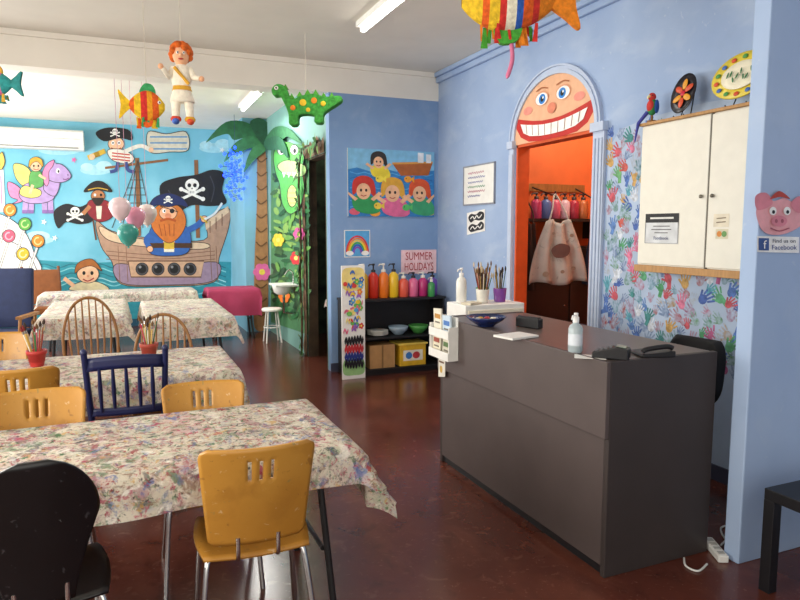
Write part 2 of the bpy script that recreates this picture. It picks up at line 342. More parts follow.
f.blob([(31,172),(41,172),(43,186),(30,187)],'#5fa85a'); f.stroke([(33,185),(30,194)],3,'#f3c29d'); f.stroke([(39,175),(46,179)],2.4,'#f3c29d'); f.el(36,166,6,5.6,'#f3c29d'); f.blob([(29,168),(30,160),(36,157),(42,160),(43,167),(38,162),(33,163)],'#e0a83a')
f.el(34,166,.9,1.2,'#111111'); f.el(38.5,166,.9,1.2,'#111111'); f.stroke([(33.5,169),(36.5,170),(39,169)],.8,'#b02a30')
f.build('pony_rider',mu,world=True)
f=FM(110,.7)   # white shapes with lollipops
f.blob([(-45,225),(-10,212),(20,226),(34,252),(36,275),(-45,275)],'#e9e6ea'); f.blob([(-45,248),(-10,238),(20,246),(36,268),(36,292),(-45,292)],'#f6f3f2')
for x in (-6,3): f.stroke([(x,212),(x-2,170)],5,'#f5f2ee'); f.stroke([(x-1,204),(x-2,176)],1.8,'#e8a0c0'); f.blob([(x-2,170),(x+2,162),(x-1,152),(x-6,162)],'#f2c660')
for (x,y,c,c2) in ((10,210,'#e98b2c','#f6d08a'),(25,224,'#58a848','#c0e08a'),(38,241,'#e98b2c','#f6d08a'),(9,236,'#d85a78','#f4b0c4'),(23,254,'#d8b82e','#f6ecb0')):
    f.stroke([(x,y+4),(x-10,y+34)],2.6,'#8a847c'); f.stroke([(x,y+4),(x-10,y+34)],1.4,'#f6f4ee'); f.el(x,y,6.4,6.4,c); f.ring(x,y,3.4,3.4,1.3,c2,0,5)
f.build('lollipops',mu,world=True)
f=FM(110,.6)   # swimmer
f.blob([(70,290),(80,282),(98,282),(108,290)],'#e8d9b0'); f.stroke([(74,286),(64,278)],4,'#f3c29d'); f.el(88,274,11,9,'#f3c29d'); f.blob([(75,273),(78,263),(92,259),(102,271),(92,266),(82,268)],'#a5612a'); f.el(84,273,1.6,2,'#111111'); f.el(92,273,1.6,2,'#111111'); f.el(88,276,1.4,1.2,'#e09a78'); f.stroke([(83,279),(88,281),(94,278)],1.2,'#b02a30',True)
f.build('swimming_child',mu,world=True)
for i,(x,y,c) in enumerate(((44,222,'#ffffff'),(55,238,'#ffffff'),(74,160,'#e86aa8'),(222,150,'#ffffff'))):
    f=FM(110,0); f.poly([(x+(3.2 if k%2==0 else 1.3)*cos(k*pi/5),y+(3.2 if k%2==0 else 1.3)*sin(k*pi/5)) for k in range(10)],c); f.build('painted_star',mu,world=True)
# side wall mural
cs=lambda px,py: onx(px,py,XS)
ms=thing('wall_mural','green crocodile and jungle flowers painted on the side wall beside the dark doorway','mural',(XS,9,0))
f=Flat(cs,N_X,eps=.0001)
f.poly([(271,140),(309,146),(309,335),(271,322)],'#4f8a5c')
for i in range(190):
    x=random.uniform(273,307); y=random.uniform(150,318); f.el(x,y,random.uniform(4,7),random.uniform(1.6,2.6),random.choice(['#1f5b34','#2f7a43','#6da84c','#174a2a','#86b25a','#3f6a3a']),random.uniform(0,180),10)
f.build('jungle_leaves',ms,world=True)
R=random.Random(8)
f=Flat(lambda y,z: V((XS,y,z)),N_X,False,eps=.0001); f.l=205
inner=[(7.9,0.0),(7.9,2.45),(7.06,2.45)]
outer=[(7.06,2.62)]+[(7.06+.14*i,2.60+R.uniform(-.05,.07)) for i in range(1,7)]+[(8.04+R.uniform(-.05,.05),2.5-.14*i) for i in range(18)]+[(8.03,0)]
f.poly(inner+outer,M('#7a6048',.9,0,.25,7))
for i in range(16): z=.1+.15*i; y=7.97+R.uniform(-.03,.03); f.stroke([(y-.05,z),(y,z+R.uniform(.02,.06)),(y+.05,z-.02)],.014,'#4c3a2a')
f.build('rock_edge',ms,world=True)
f=Flat(cs,N_X,eps=.0001,ol=.7); f.l=240
f.blob([(275,156),(279,146),(288,142),(298,146),(306,157),(304,170),(306,188),(302,206),(292,214),(284,204),(281,184),(277,172)],'#5cb854'); f.blob([(279,166),(290,160),(307,166),(305,176),(288,175)],'#b4e08c')
for x in (283,296): f.el(x,150,4,5,'#ffffff'); f.el(x+.6,151,1.6,2.6,'#111111')
for i in range(4): f.poly([(284+i*5,172),(287.5+i*5,173),(285.5+i*5,178)],'#ffffff')
f.el(294,196,5,11,'#d9e88a')
for y in (188,193,198,203): f.stroke([(290,y),(298,y)],.7,'#7a9a4a')
f.build('crocodile',ms,world=True)
for (x,y,c) in ((298,258,'#d4303a'),(280,240,'#f0d23c'),(301,234,'#e45aa0'),(286,296,'#f07a2a')):
    f=Flat(cs,N_X,eps=.0001); f.l=270
    for k in range(6): f.el(x+3.4*cos(k*pi/3),y+4*sin(k*pi/3),2.6,3,c)
    f.el(x,y,2,2.2,'#f7e070'); f.build('flower',ms,world=True)
# palm cutout on back pier
pt=thing('palm_tree_cutout','tall painted palm tree with brown trunk on the back corner pier','palm tree',(1.95,10.1,0))
def pri(pts,m,th,y=10.18,sm=True):
    b=B(); q=smooth(pts,5) if sm else pts
    w=[ony(x,yy,y) for x,yy in q]; b.prism([(p.x,p.z) for p in w],m,(0,y,0),(1,0,0),(0,0,1),th); return b
def prix(pts,m,th,x):
    b=B(); w=[onx(a,c,x) for a,c in smooth(pts,5)]; b.prism([(-p.y,p.z) for p in w],m,(x,0,0),(0,-1,0),(0,0,1),th); return b
pri([(258,150),(265,148),(267,200),(268,260),(268,300),(266,328),(255,328),(254,300),(255,250),(257,204)],M('#a87a50',.7,0,.1),.02,10.15).build('trunk',pt,world=True)
for i in range(12):
    f=Flat(lambda px,py: ony(px,py,10.135),N_Y); y=158+i*14; f.stroke([(257-i*.15,y),(261,y+4),(267,y)],1.4,'#6d4a2c',True); f.build('bark_ring',pt,world=True)
GP=['#2a6b44','#357a4c','#22583c','#3f8250','#2f6e46','#286044']
for i,p in enumerate([[(262,142),(250,124),(226,122),(206,142),(216,137),(228,134),(234,140),(248,138),(258,150)],[(262,142),(250,136),(234,144),(224,162),(234,154),(242,152),(250,148),(258,150)],[(262,144),(250,124),(258,118),(268,124),(267,142)],[(260,144),(250,152),(244,172),(254,160),(266,150)]]): pri(p,M(GP[i],.7,0,.15),.012,10.12-.012*i).build('frond',pt,world=True)
for i,p in enumerate([[(264,144),(274,128),(288,128),(302,143),(292,139),(286,137),(274,148)],[(264,142),(276,136),(284,142),(288,158),(280,150),(268,150)]]): prix(p,M(GP[4+i],.7,0,.15),.012,XS-.045-.012*i).build('frond',pt,world=True)
f=Flat(lambda px,py: ony(px,py,10.12),N_Y)
for k in range(6): f.el(262+5*cos(k*pi/3),272+5*sin(k*pi/3),4,4,'#e66fae')
f.el(262,272,3,3,'#f5df5a'); f.build('pink_flower',pt,world=True)
# ---------------------------------------------------------------- arch face
af=thing('arch_face_panel','painted smiling face with blue eyes and big red lips in the arch above the doorway','painted panel',(XR-.012,YC,ZD))
b=B(); FL=M('#e9b590',.6,0,.04)
b.prism([(-RA+.004,0)]+[((RA-.005)*-cos(pi*i/30),.03+(RISE-.005)*sin(pi*i/30)) for i in range(31)]+[(RA-.004,0)],FL,(XR-.0065,YC,ZD),(0,-1,0),(0,0,1),.012)
b.build('face_board',af,world=True)
ca=lambda u,v: V((XR-.013,YC-u,ZD+v*.9))
f=Flat(ca,N_X,False)
up=[(-.545,.265),(-.42,.235),(-.28,.205),(-.14,.185),(0,.18),(.14,.185),(.28,.205),(.42,.235),(.545,.265)]
lo=[(.555,.18),(.47,.07),(.34,.01),(.16,-.005),(0,-.005),(-.16,-.005),(-.34,.01),(-.47,.07),(-.555,.18)]
f.poly(up+lo,'#c3261e'); f.build('lips',af,world=True)
f=Flat(ca,N_X,False); f.l=20
tu=[(-.47,.20),(-.36,.178),(-.24,.158),(-.12,.145),(0,.142),(.12,.145),(.24,.158),(.36,.178),(.47,.20)]
tlw=[(.42,.105),(.32,.062),(.16,.042),(0,.038),(-.16,.042),(-.32,.062),(-.42,.105)]
f.poly(tu+tlw,'#fbfaf5')
for i in range(-4,5): u=i*.095; f.stroke([(u,.142+.058*(u/.47)**2),(u*.95,.038+.06*(u/.42)**2)],.009,'#9a6a58')
f.build('teeth',af,world=True)
for sg in (-1,1):
    f=Flat(ca,N_X,False); f.l=20
    f.el(sg*.15,.395,.10,.07,'#e0a07c'); f.el(sg*.15,.39,.088,.058,'#fdfdfb'); f.el(sg*.14,.388,.05,.048,'#2c83d6'); f.el(sg*.14,.388,.024,.026,'#101018'); f.el(sg*.14+.012,.40,.011,.012,'#ffffff')
    f.stroke([(sg*.06,.475),(sg*.15,.495),(sg*.23,.475)],.012,'#b0683c',True); f.build('eye',af,world=True)
f=Flat(ca,N_X,False); f.l=30; f.el(0,.28,.06,.05,'#dd8568'); f.build('nose',af,world=True)
for sg in (-1,1): f=Flat(ca,N_X,False); f.l=12; f.el(sg*.36,.315,.07,.04,'#ec9484'); f.build('cheek',af,world=True)
# ---------------------------------------------------------------- handprints
hp=Flat(lambda y,z: V((XR,y,z)),N_X,False,.00002)
hp.poly([(4.02,.0),(4.02,2.2),(3.9,2.34),(3.6,2.38),(3.2,2.40),(2.18,2.38),(2.18,.0)],M('#b0c3de',.75,0,.07,2.5))
HC=['#c85a68','#d87c9e','#5478c0','#4f9a6c','#5fa8be','#6088c8','#5ca47a','#c85e56','#70ae76','#b86090','#4a68b2','#cfa664','#468e90','#d4dcea']
spots=[]
for _ in range(9000):
    y=random.uniform(2.22,4.0); z=random.uniform(.7,2.32)
    if 2.52<y<3.44 and 1.36<z: continue
    if all(hypot(y-a,z-c)>.068 for a,c in spots): spots.append((y,z))
for y,z in spots:
    c=random.choice(HC); a0=random.uniform(-1.1,1.1); s=random.uniform(.75,1.25); hp.l=20+random.random()*80
    def q(u,v): return (y+s*(u*cos(a0)-v*sin(a0)),z+s*(u*sin(a0)+v*cos(a0)))
    m=M(c,.7,0,.22,30,0,0,None,0,random.choice([None,'#b0c3de']))
    hp.el(*q(0,0),.027*s,.03*s,m,math.degrees(a0),12)
    for (u,ln,an) in ((-.024,.02,.35),(-.01,.026,.1),(.006,.026,-.08),(.021,.021,-.25)):
        ln*=random.uniform(.7,1.2); p0=q(u,.02); p1=q(u-an*.04,.024+ln*1.6); hp.stroke([p0,p1],.011*s,m); hp.el(*p1,.0055*s,.0055*s,m,0,8)
    hp.stroke([q(.02,-.005),q(.047,.022)],.013*s,m)
    if random.random()<.3: d=random.uniform(-.03,.03); hp.stroke([q(-.01,0),q(d,-.06)],.03*s,m)
tag(hp.build('handprint_wall_painting',loc=(XR,3.2,1.5),world=True),'colourful childrens handprints painted on the wall around the white cabinet','mural')
# ---------------------------------------------------------------- cloth splatter
SPL=[('#b3b3a8',2.5,.5,.5,.25),('#c38d99',6,.53,.6,.18),('#84a47e',7,.54,.6,.18),('#8c98b4',8,.56,.5,.15),
 ('#94506a',13,.525,.75,.08),('#4f7652',14,.535,.75,.08),('#4a4650',16,.55,.8,.07),('#7c503a',17,.55,.75,.07),('#4e66a0',18,.56,.75,.07),('#c4963f',20,.575,.75,.06),('#b02c58',24,.57,.85,.04),('#262228',30,.575,.9,.04),('#962c38',34,.58,.85,.04),('#2c6a3a',32,.58,.85,.04),('#f0ece2',15,.56,.75,.08)]
CL=[splat('cloth_splatter_%d'%i,bs,b2,SPL,.8,2.5,i*7.1,mu_,ma) for i,(bs,b2,mu_,ma) in enumerate((('#dfd6c4','#c8beac',1.0,.45),('#e0d8c6','#cec5b3',.9,.65),('#e3dccb','#d4cbba',.8,.75),('#e4ddce','#d6cebe',.75,.8),('#e5dfd2','#d8d1c3',.7,.8)))]
def cloth(label,x0,x1,y0,y1,z,ovx,ovy,mat,seed,group=None,rip=.02,step=.04,flare=.22):
    nx=max(8,int((x1-x0+2*ovx)/step)); ny=max(8,int((y1-y0+2*ovy)/step)); cx,cy=(x0+x1)/2,(y0+y1)/2
    def fn(u,v):
        x=x0-ovx+u*(x1-x0+2*ovx); y=y0-ovy+v*(y1-y0+2*ovy)
        ex=(x-x1) if x>x1 else (x-x0 if x<x0 else 0); ey=(y-y1) if y>y1 else (y-y0 if y<y0 else 0)
        px,py=min(max(x,x0),x1),min(max(y,y0),y1); d=hypot(ex,ey)
        if d<1e-6: return V((px-cx,py-cy,z+.001*sin(x*23+seed)*sin(y*19)))
        nxx,nyy=ex/d,ey/d; s=(y if abs(nxx)>abs(nyy) else x)
        amp=rip*min(1,d/.2)*(.6+.4*sin(s*5.1+seed*2)); out=.012+.05*d+amp*(1+sin(s*(11+2*sin(seed))+seed*3))+flare*min(abs(ex),abs(ey))
        return V((px-cx+nxx*out,py-cy+nyy*out,z-d*.97+.008*sin(s*4+seed)*min(1,d/.1)))
    b=B(); b.sheet(fn,nx,ny,mat); o=b.build('tablecloth',loc=(cx,cy,0)); return tag(o,label,'tablecloth',group)
def table(label,x0,x1,y0,y1,z=.745,group=None):
    t=thing('folding_table',label,'table',((x0+x1)/2,(y0+y1)/2,0),0,group); hx,hy=(x1-x0)/2-.01,(y1-y0)/2-.01
    b=B(); b.box((0,0,z-.018),(2*hx,2*hy,.03),M('#cfc9bd',.5)); b.build('tabletop',t,bevel=.006)
    for sx in (-1,1):
        for sy in (-1,1):
            b=B(); b.tube([(sx*(hx-.14),sy*(hy-.1),z-.03),(sx*(hx-.08),sy*(hy-.06),.012)],.014,GREYM,10); l=b.build('leg',t)
            b=B(); b.cyl((sx*(hx-.08),sy*(hy-.06),.0),(sx*(hx-.08),sy*(hy-.06),.03),.018,BLK); b.build('rubber_foot',l)
    for s in (-1,1):
        b=B()
        if hx>=hy: b.tube([(s*(hx-.12),-hy+.09,.3),(s*(hx-.12),hy-.09,.3)],.01,GREYM)
        else: b.tube([(-hx+.12,s*(hy-.08),.3),(hx-.12,s*(hy-.08),.3)],.01,GREYM)
        b.build('crossbar',t)
    return t
TG='party tables in the room'
T=[(-1.05,.84,2.36,3.14,.27,.15),(-1.25,.64,3.95,4.85,.2,.2),(.2,1.0,6.45,8.3,.2,.2),(-.76,.03,6.9,8.7,.2,.2),(-1.0,.95,9.5,10.1,.14,.14)]
tl=['folding table under the nearest paint-stained cloth, by the amber chair','folding table under the second cloth, holding the two brush pots','folding table lengthwise in the middle distance, nearest the pillar','folding table lengthwise in the middle distance, left of another','folding table farthest back, crosswise before the mural']
clb=['large paint-splattered beige cloth on the nearest table','paint-stained cloth on the second table, under the two brush pots','paint-stained cloth with hanging corner on the mid-distance table nearest the pillar','pale stained cloth on the mid-distance table at left behind the bow-back chair','pale cloth on the farthest crosswise table before the pirate mural']
for i,(x0,x1,y0,y1,ovx,ovy) in enumerate(T):
    table(tl[i],x0,x1,y0,y1,.745,TG); cloth(clb[i],x0,x1,y0,y1,.752,ovx,ovy,CL[i],i*1.7+.6,'stained tablecloths',.02,.04,.75 if i==0 else .3)
table('table under the magenta cloth by the palm tree',1.12,1.84,9.5,9.95)
cloth('magenta cloth on the table beside the palm tree',1.12,1.84,9.5,9.95,.752,.1,.4,M('#b03a62',.8,0,.12,3),3.1,None,.02)
table('small table just inside the side doorway beside the pillar',2.33,2.95,7.22,7.76)
cloth('stained cloth on the small table inside the side doorway',2.33,2.95,7.22,7.76,.752,.1,.07,CL[3],5.1,None,.01)
# ---------------------------------------------------------------- chairs
def ply_chair(label,mat,prof,top,slots,loc,rz,group,zb=.50):
    t=thing('plywood_chair',label,'chair',loc,rz,group)
    b=B(); b.sheet(lambda u,v: V(((u-.5)*(.37+.05*sin(v*pi)),-.2+.4*v,.455-.012*sin(u*pi)-.03*max(0,v-.8)**2*25*.5)),12,12,mat); b.build('seat',t,solid=.011)
    def bf(u,v):
        hw=prof(v); x=(u-.5)*2; z=zb+v*(top-zb)
        return V((x*hw,-.195-.08*v-.02*v*v+.045*x*x*(hw/.19)**2-.02,z))
    nu,nv=30,24
    b=B(); b.sheet(bf,nu,nv,mat,(lambda i,j: slots and 16<=j<=20 and i in (12,15,18)) if slots else None); b.build('backrest',t,solid=.011)
    for sx in (-1,1):
        b=B(); b.tube(smooth([(sx*.1,.12,.437),(sx*.16,.15,.43),(sx*.18,.17,.36),(sx*.205,.21,.0)],4,False),.011,CHROME,10); b.build('leg',t)
        b=B(); b.tube(smooth([(sx*.1,-.1,.437),(sx*.16,-.14,.43),(sx*.18,-.165,.36),(sx*.215,-.235,.0)],4,False),.011,CHROME,10); b.build('leg',t)
    b=B()
    for sx in (-1,1): b.tube([(sx*.1,.12,.437),(sx*.1,-.1,.437)],.011,CHROME)
    b.tube([(-.1,0,.437),(.1,0,.437)],.011,CHROME); b.build('seat_frame',t)
    for sx in (-1,1): b=B(); b.tube(smooth([(sx*.07,-.1,.437),(sx*.07,-.185,.435),(sx*.07,-.215,.46),(sx*.07,-.219,.53)],4,False),.008,CHROME); b.build('back_bracket',t)
    return t
def pA(v):
    w=.168+.03*v
    if v>.93: w-=.03*((v-.93)/.07)**2
    if v<.06: w-=.02*((.06-v)/.06)**2
    return w
def pB(v):
    if v>.6: return .17*math.sqrt(max(0.02,1-((v-.6)/.41)**2))
    return .09+.08*min(1,v/.6)**1.3
CG='moulded plywood chairs at the tables'
c0=ply_chair('amber plywood chair with three slots in front of the nearest table',AMB,pA,.875,True,(.415,2.43,0),radians(-3),CG)
copy_tree(c0,'amber plywood chair tucked in behind the nearest table, at its left',(-.36,3.02,0),pi+.05)
copy_tree(c0,'amber plywood chair tucked in behind the nearest table, right of the navy chair',(.33,3.0,0),pi-.06).scale=(1,1,.97)
copy_tree(c0,'amber plywood chair before the second table, left of the navy chair',(-.53,4.0,0),.06).scale=(1,1,1.03)
copy_tree(c0,'amber plywood chair behind the second table by the left picture edge',(-.80,4.8,0),pi).scale=(1,1,1.03)
ply_chair('black moulded chair with rounded waisted back at lower left',splat('black_ply','#16161a','#0e0e11',[('#4a4a4e',30,.66,.6,.04),('#8a8a88',60,.7,.5,.03)],.35,3.0,2.0),pB,.95,False,(-.29,2.34,0),.12,CG,.47)
def bar(b,a,c,r0,m,r1=None,n=8): b.tube([a,c],[r0,r1 or r0],m,n)
def spindle_chair(label,m,loc,rz,top=.95):
    t=thing('spindle_back_chair',label,'chair',loc,rz)
    b=B(); b.prism(smooth([(-.2,-.19),(.2,-.19),(.225,.1),(.2,.22),(-.2,.22),(-.225,.1)],4),m,(0,0,.45),(1,0,0),(0,1,0),.03); b.build('seat',t,bevel=.006)
    for sx in (-1,1):
        b=B(); bar(b,(sx*.17,.17,.44),(sx*.2,.2,0),.019,m,.014); b.build('leg',t)
        b=B(); bar(b,(sx*.16,-.16,.44),(sx*.19,-.23,0),.019,m,.014); b.build('leg',t)
        b=B(); bar(b,(sx*.18,-.17,.46),(sx*.2,-.27,top),.018,m,.016); b.ell((sx*.2,-.272,top+.01),(.018,.018,.02),m); b.build('back_post',t)
    for z,h in ((top-.06,.07),(.62,.04)):
        yy=-.17-.1*(z-.46)/(top-.46); b=B(); b.sheet(lambda u,v: V(((u-.5)*.38,yy-.025*sin(u*pi),z-h/2+h*v+(.012*sin(u*pi) if h>.05 else 0))),10,3,m); b.build('back_rail',t,solid=.02)
    for i in range(5):
        x=-.13+.065*i; b=B(); b.tube([(x,-.2-.02,.62),(x,-.245-.02,.76),(x,-.262-.022,top-.08)],[.008,.012,.008],m); b.build('spindle',t)
    for (a,c) in (((-.19,.18,.2),(-.18,-.2,.2)),((.19,.18,.2),(.18,-.2,.2)),((-.185,0,.2),(.185,0,.2))):
        b=B(); bar(b,a,c,.011,m); b.build('stretcher',t)
    return t
spindle_chair('navy painted spindle-back chair between the first two tables',NAVY,(.01,3.98,0),-.04)
def bow_chair(label,m,loc,rz,top=.98,group=None):
    t=thing('bow_back_chair',label,'chair',loc,rz,group)
    b=B(); b.prism(smooth([(-.19,-.19),(.19,-.19),(.23,.05),(.2,.22),(-.2,.22),(-.23,.05)],4),m,(0,0,.45),(1,0,0),(0,1,0),.035); b.build('seat',t,bevel=.008)
    for sx in (-1,1):
        for (y0,y1) in ((.13,.22),(-.13,-.24)):
            b=B(); b.tube([(sx*.14,y0,.44),(sx*.18,(y0+y1)/2,.24),(sx*.21,y1,0)],[.014,.021,.012],m,10); b.build('leg',t)
    H=top-.46; pts=[]
    for i in range(25):
        a=pi*i/24; x=-.215*cos(a); z=.46+H*(sin(a)**.62); pts.append((x*(1 if sin(a)>.25 else .93+.07*sin(a)/.25),-.17-.11*(z-.46)/H,z))
    b=B(); b.tube(pts,.012,m,10); b.build('bow',t)
    for i in range(7):
        x=-.14+.0467*i; a=math.acos(max(-1,min(1,-x*1.25/.215*.9))); zt=.46+H*(sin(a)**.62); b=B(); b.tube([(x,-.165,.46),(x*1.12,-.22,.46+.5*(zt-.46)),(x*1.25*.9,-.17-.11*(zt-.46)/H,zt)],[.006,.009,.006],m); b.build('spindle',t)
    for sx in (-1,1): b=B(); bar(b,(sx*.18,.17,.24),(sx*.18,-.18,.24),.01,m); b.build('stretcher',t)
    b=B(); bar(b,(-.18,0,.24),(.18,0,.24),.011,m); b.build('stretcher',t)
    return t
bow_chair('brown bow-back spindle chair beyond the second table, left one',WOOD,(-.24,5.75,0),pi+.1,1.03,'bow-back chairs')
bow_chair('brown bow-back spindle chair tucked behind the second table near the right brush pot',WOOD,(.24,5.08,0),pi-.15,.94,'bow-back chairs')
def simple_chair(label,m,cush,loc,rz,arms):
    t=thing('armchair' if arms else 'slat_back_chair',label,'chair',loc,rz)
    b=B(); b.box((0,0,.44),(.5,.5,.1),cush); b.build('seat',t,bevel=.02)
    b=B(); b.sheet(lambda u,v: V(((u-.5)*.48,-.22-.1*v,.5+(.66 if arms else .5)*v)),6,6,cush); b.build('backrest',t,solid=.07 if arms else .03,bevel=.01)
    for sx in (-1,1):
        for sy in (-1,1): b=B(); bar(b,(sx*.24,sy*.22,.5),(sx*.25,sy*.25,0),.022,m); b.build('leg',t)
        if arms:
            b=B(); b.box((sx*.28,0,.66),(.06,.5,.03),m); bar(b,(sx*.28,.2,.65),(sx*.26,.22,.4),.018,m); bar(b,(sx*.28,-.2,.65),(sx*.26,-.2,.4),.018,m); b.build('armrest',t)
        else:
            b=B(); bar(b,(sx*.24,-.22,.45),(sx*.24,-.33,1.05),.02,m); b.build('back_post',t)
    return t
simple_chair('dark navy cushioned armchair with wooden arms at the left edge before the mural',WOOD,M('#1d2a50',.8),(-1.24,8.2,0),pi-.25,True)
simple_chair('brown wooden chair standing against the mural below the painted lollipops',M('#7a4524',.5),M('#8c5128',.5),(-1.05,10.7,0),pi+.2,False)
# ---------------------------------------------------------------- pots on table 2
def pot(label,loc,col,brushcols,n,sd):
    t=thing('brush_pot',label,'pot',loc); m=M(col,.5)
    b=B(); b.lathe([(.038,0),(.052,.075),(.058,.075),(.06,.1),(.052,.1),(.046,.03),(0,.03)],m); b.build('pot_body',t)
    R=random.Random(sd)
    for i in range(n):
        a=R.uniform(0,6.28); r=R.uniform(.005,.032); le=R.uniform(.18,.25); x,y=r*cos(a),r*sin(a); q=R.uniform(1.6,2.6)
        b=B(); c=R.choice(brushcols); b.tube([(x*.6,y*.6,.031),(x*q,y*q,le)],.004,M(c,.4),6); p=V((x*q,y*q,le)); d=(p-V((x*.6,y*.6,.03))).normalized()
        b.tube([p,p+d*.02],[.005,.005],M('#c8c8c8',.25,1.0,.02),6); o=b.build('brush',t)
        b=B(); b.tube([p+d*.02,p+d*.035,p+d*.055],[.007,.009,.002],M(R.choice(['#6b4a2a','#3b2a20','#d9c9a0','#7a2020']),.8),6); b.build('bristles',o)
    return t
BRC=['#b03a2a','#d8b25a','#2f6b3a','#e8e2d2','#8a4a2a','#c23c5c']
p=onz(40,361,.757); pot('red pot of paintbrushes on the second table, left one',(p.x,4.55,.754),'#b7302c',BRC,11,3)
p=onz(149,356,.757); pot('red-brown pot of paintbrushes on the second table, right one',(p.x,4.55,.754),'#a94436',BRC,11,5)
# ---------------------------------------------------------------- reception desk
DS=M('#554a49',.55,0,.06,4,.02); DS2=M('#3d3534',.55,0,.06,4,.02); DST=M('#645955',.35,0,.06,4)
dk=thing('reception_desk','dark brown-grey reception desk with a stepped front panel','desk',(2.3,3.08,0))
x0,x1,y0,y1,zt=1.97,2.63,2.24,3.92,1.01
b=B(); b.bb(x0,x1,y0+.03,y1-.03,zt-.03,zt,DST); b.build('desktop',dk,bevel=.004,world=True)
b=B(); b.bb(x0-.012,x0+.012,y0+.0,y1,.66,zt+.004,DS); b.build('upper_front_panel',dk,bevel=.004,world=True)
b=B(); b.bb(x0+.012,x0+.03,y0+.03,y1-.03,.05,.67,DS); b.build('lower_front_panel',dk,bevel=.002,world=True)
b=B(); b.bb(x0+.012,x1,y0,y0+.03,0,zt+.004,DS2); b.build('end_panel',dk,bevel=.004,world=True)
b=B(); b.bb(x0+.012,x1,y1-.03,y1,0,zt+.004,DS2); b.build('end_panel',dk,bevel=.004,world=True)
b=B(); b.bb(x0+.03,x0+.05,y0+.03,y1-.03,0,.06,BLK); b.build('plinth',dk,world=True)
b=B(); b.bb(x0+.06,x1-.03,y0+.03,y1-.03,.5,.52,DS2); b.build('inner_shelf',dk,world=True)
ZT=zt+.002
p=onz(486,326,ZT); t=thing('bowl','dark blue bowl on the reception desk','bowl',(p.x,p.y,ZT))
b=B(); b.lathe([(.05,0),(.055,.008),(.1,.035),(.125,.06),(.12,.062),(.095,.04),(.05,.014),(0,.012)],M('#1d2a5a',.25,0,.2,20),n=28); b.build('bowl_body',t)
for i in range(7): b=B(); b.ell((.05*cos(i*.9),.05*sin(i*.9),.04),(.022,.018,.013),M(['#d9d3c4','#b03040','#d8a83a'][i%3],.4),n=10,k=6); b.build('sweet',t)
p=onz(516,337,ZT); b=B(); b.box((0,0,.006),(.2,.15,.012),WHT,.2); tag(b.build('notepad',loc=(p.x,p.y,ZT),bevel=.002),'white notepad lying on the desk right of the blue bowl','notepad')
p=onz(514,329,ZT); t=thing('black_box','small black box on the desk behind the white notepad','box',(p.x+.12,p.y+.02,ZT),.3); b=B(); b.box((0,0,.03),(.05,.17,.06),BLK); b.build('box_body',t,bevel=.006); b=B(); b.box((0,0,.064),(.03,.15,.01),M('#35353a',.3)); b.build('lid',t,bevel=.002)
def pump_bottle(label,cat,loc,col,h=.3,r=.045,cap='#e8e6e0',rz=0,group=None,trans=0.0,lab=None):
    t=thing('pump_bottle',label,cat,loc,rz,group); hb=h*.74
    b=B(); b.lathe([(r*.9,0),(r,.008),(r,hb*.82),(r*.85,hb*.91),(r*.4,hb),(r*.36,hb+.012)],M(col,.3,0,.04,8,0,0,None,trans),n=24); b.build('bottle_body',t)
    cm=M(cap,.4); b=B(); b.lathe([(r*.44,hb+.004),(r*.44,hb+.03),(r*.15,hb+.034),(r*.15,h-.02),(r*.3,h-.02),(r*.3,h),(0,h)],cm); pu=b.build('pump',t); b=B(); b.tube([(0,0,h-.01),(-r*.9,0,h-.012),(-r*1.1,0,h-.03)],r*.13,cm); b.build('nozzle',pu)
    if lab:
        b=B(); b.lathe([(r*1.01,hb*.25),(r*1.01,hb*.65)],M(lab,.5),n=24); b.build('label_band',t)
    return t
p=onz(575,352,ZT); pump_bottle('clear hand sanitiser pump bottle on the desk','bottle',(p.x,p.y,ZT),'#cfe0e6',.19,.034,'#f0f0f0',.4,None,.4,'#dfe8f2')
p=onz(611,358,ZT); t=thing('card_terminal','black card payment terminal near the desk corner','card terminal',(p.x,p.y,ZT),-.9)
b=B(); b.prism([(-.08,0),(.08,0),(.08,.05),(.03,.06),(-.08,.028)],BLK,(0,0,0),(1,0,0),(0,0,1),.08); b.build('terminal_body',t,bevel=.006)
b=B(); b.box((.045,0,.0585),(.045,.06,.003),M('#5f7064',.2),rot=Matrix.Rotation(.15,3,'Y')); b.build('screen',t)
for i in range(4):
    for j in range(3): b=B(); b.box((-.06+.02*i,-.022+.022*j,.036+.0058*i),(.013,.014,.006),M('#6a6a70',.5)); b.build('key',t)
p=onz(652,355,ZT); t=thing('telephone','low black desk phone beside the card terminal','telephone',(p.x,p.y,ZT),-.3)
b=B(); b.prism([(-.08,0),(.08,0),(.08,.03),(-.08,.014)],BLK,(0,0,0),(1,0,0),(0,0,1),.14); b.build('phone_body',t,bevel=.005)
b=B(); b.tube(smooth([(-.07,-.045,.024),(-.05,-.045,.036),(.045,-.045,.048),(.075,-.045,.04)],4,False),.012,BLK,10); b.build('handset',t)
p=onz(590,357,ZT); b=B(); b.box((0,0,.001),(.09,.14,.002),WHT,.9); tag(b.build('paper_slip',loc=(p.x,p.y,ZT)),'white paper slip on the desk between the sanitiser and the card terminal','paper')
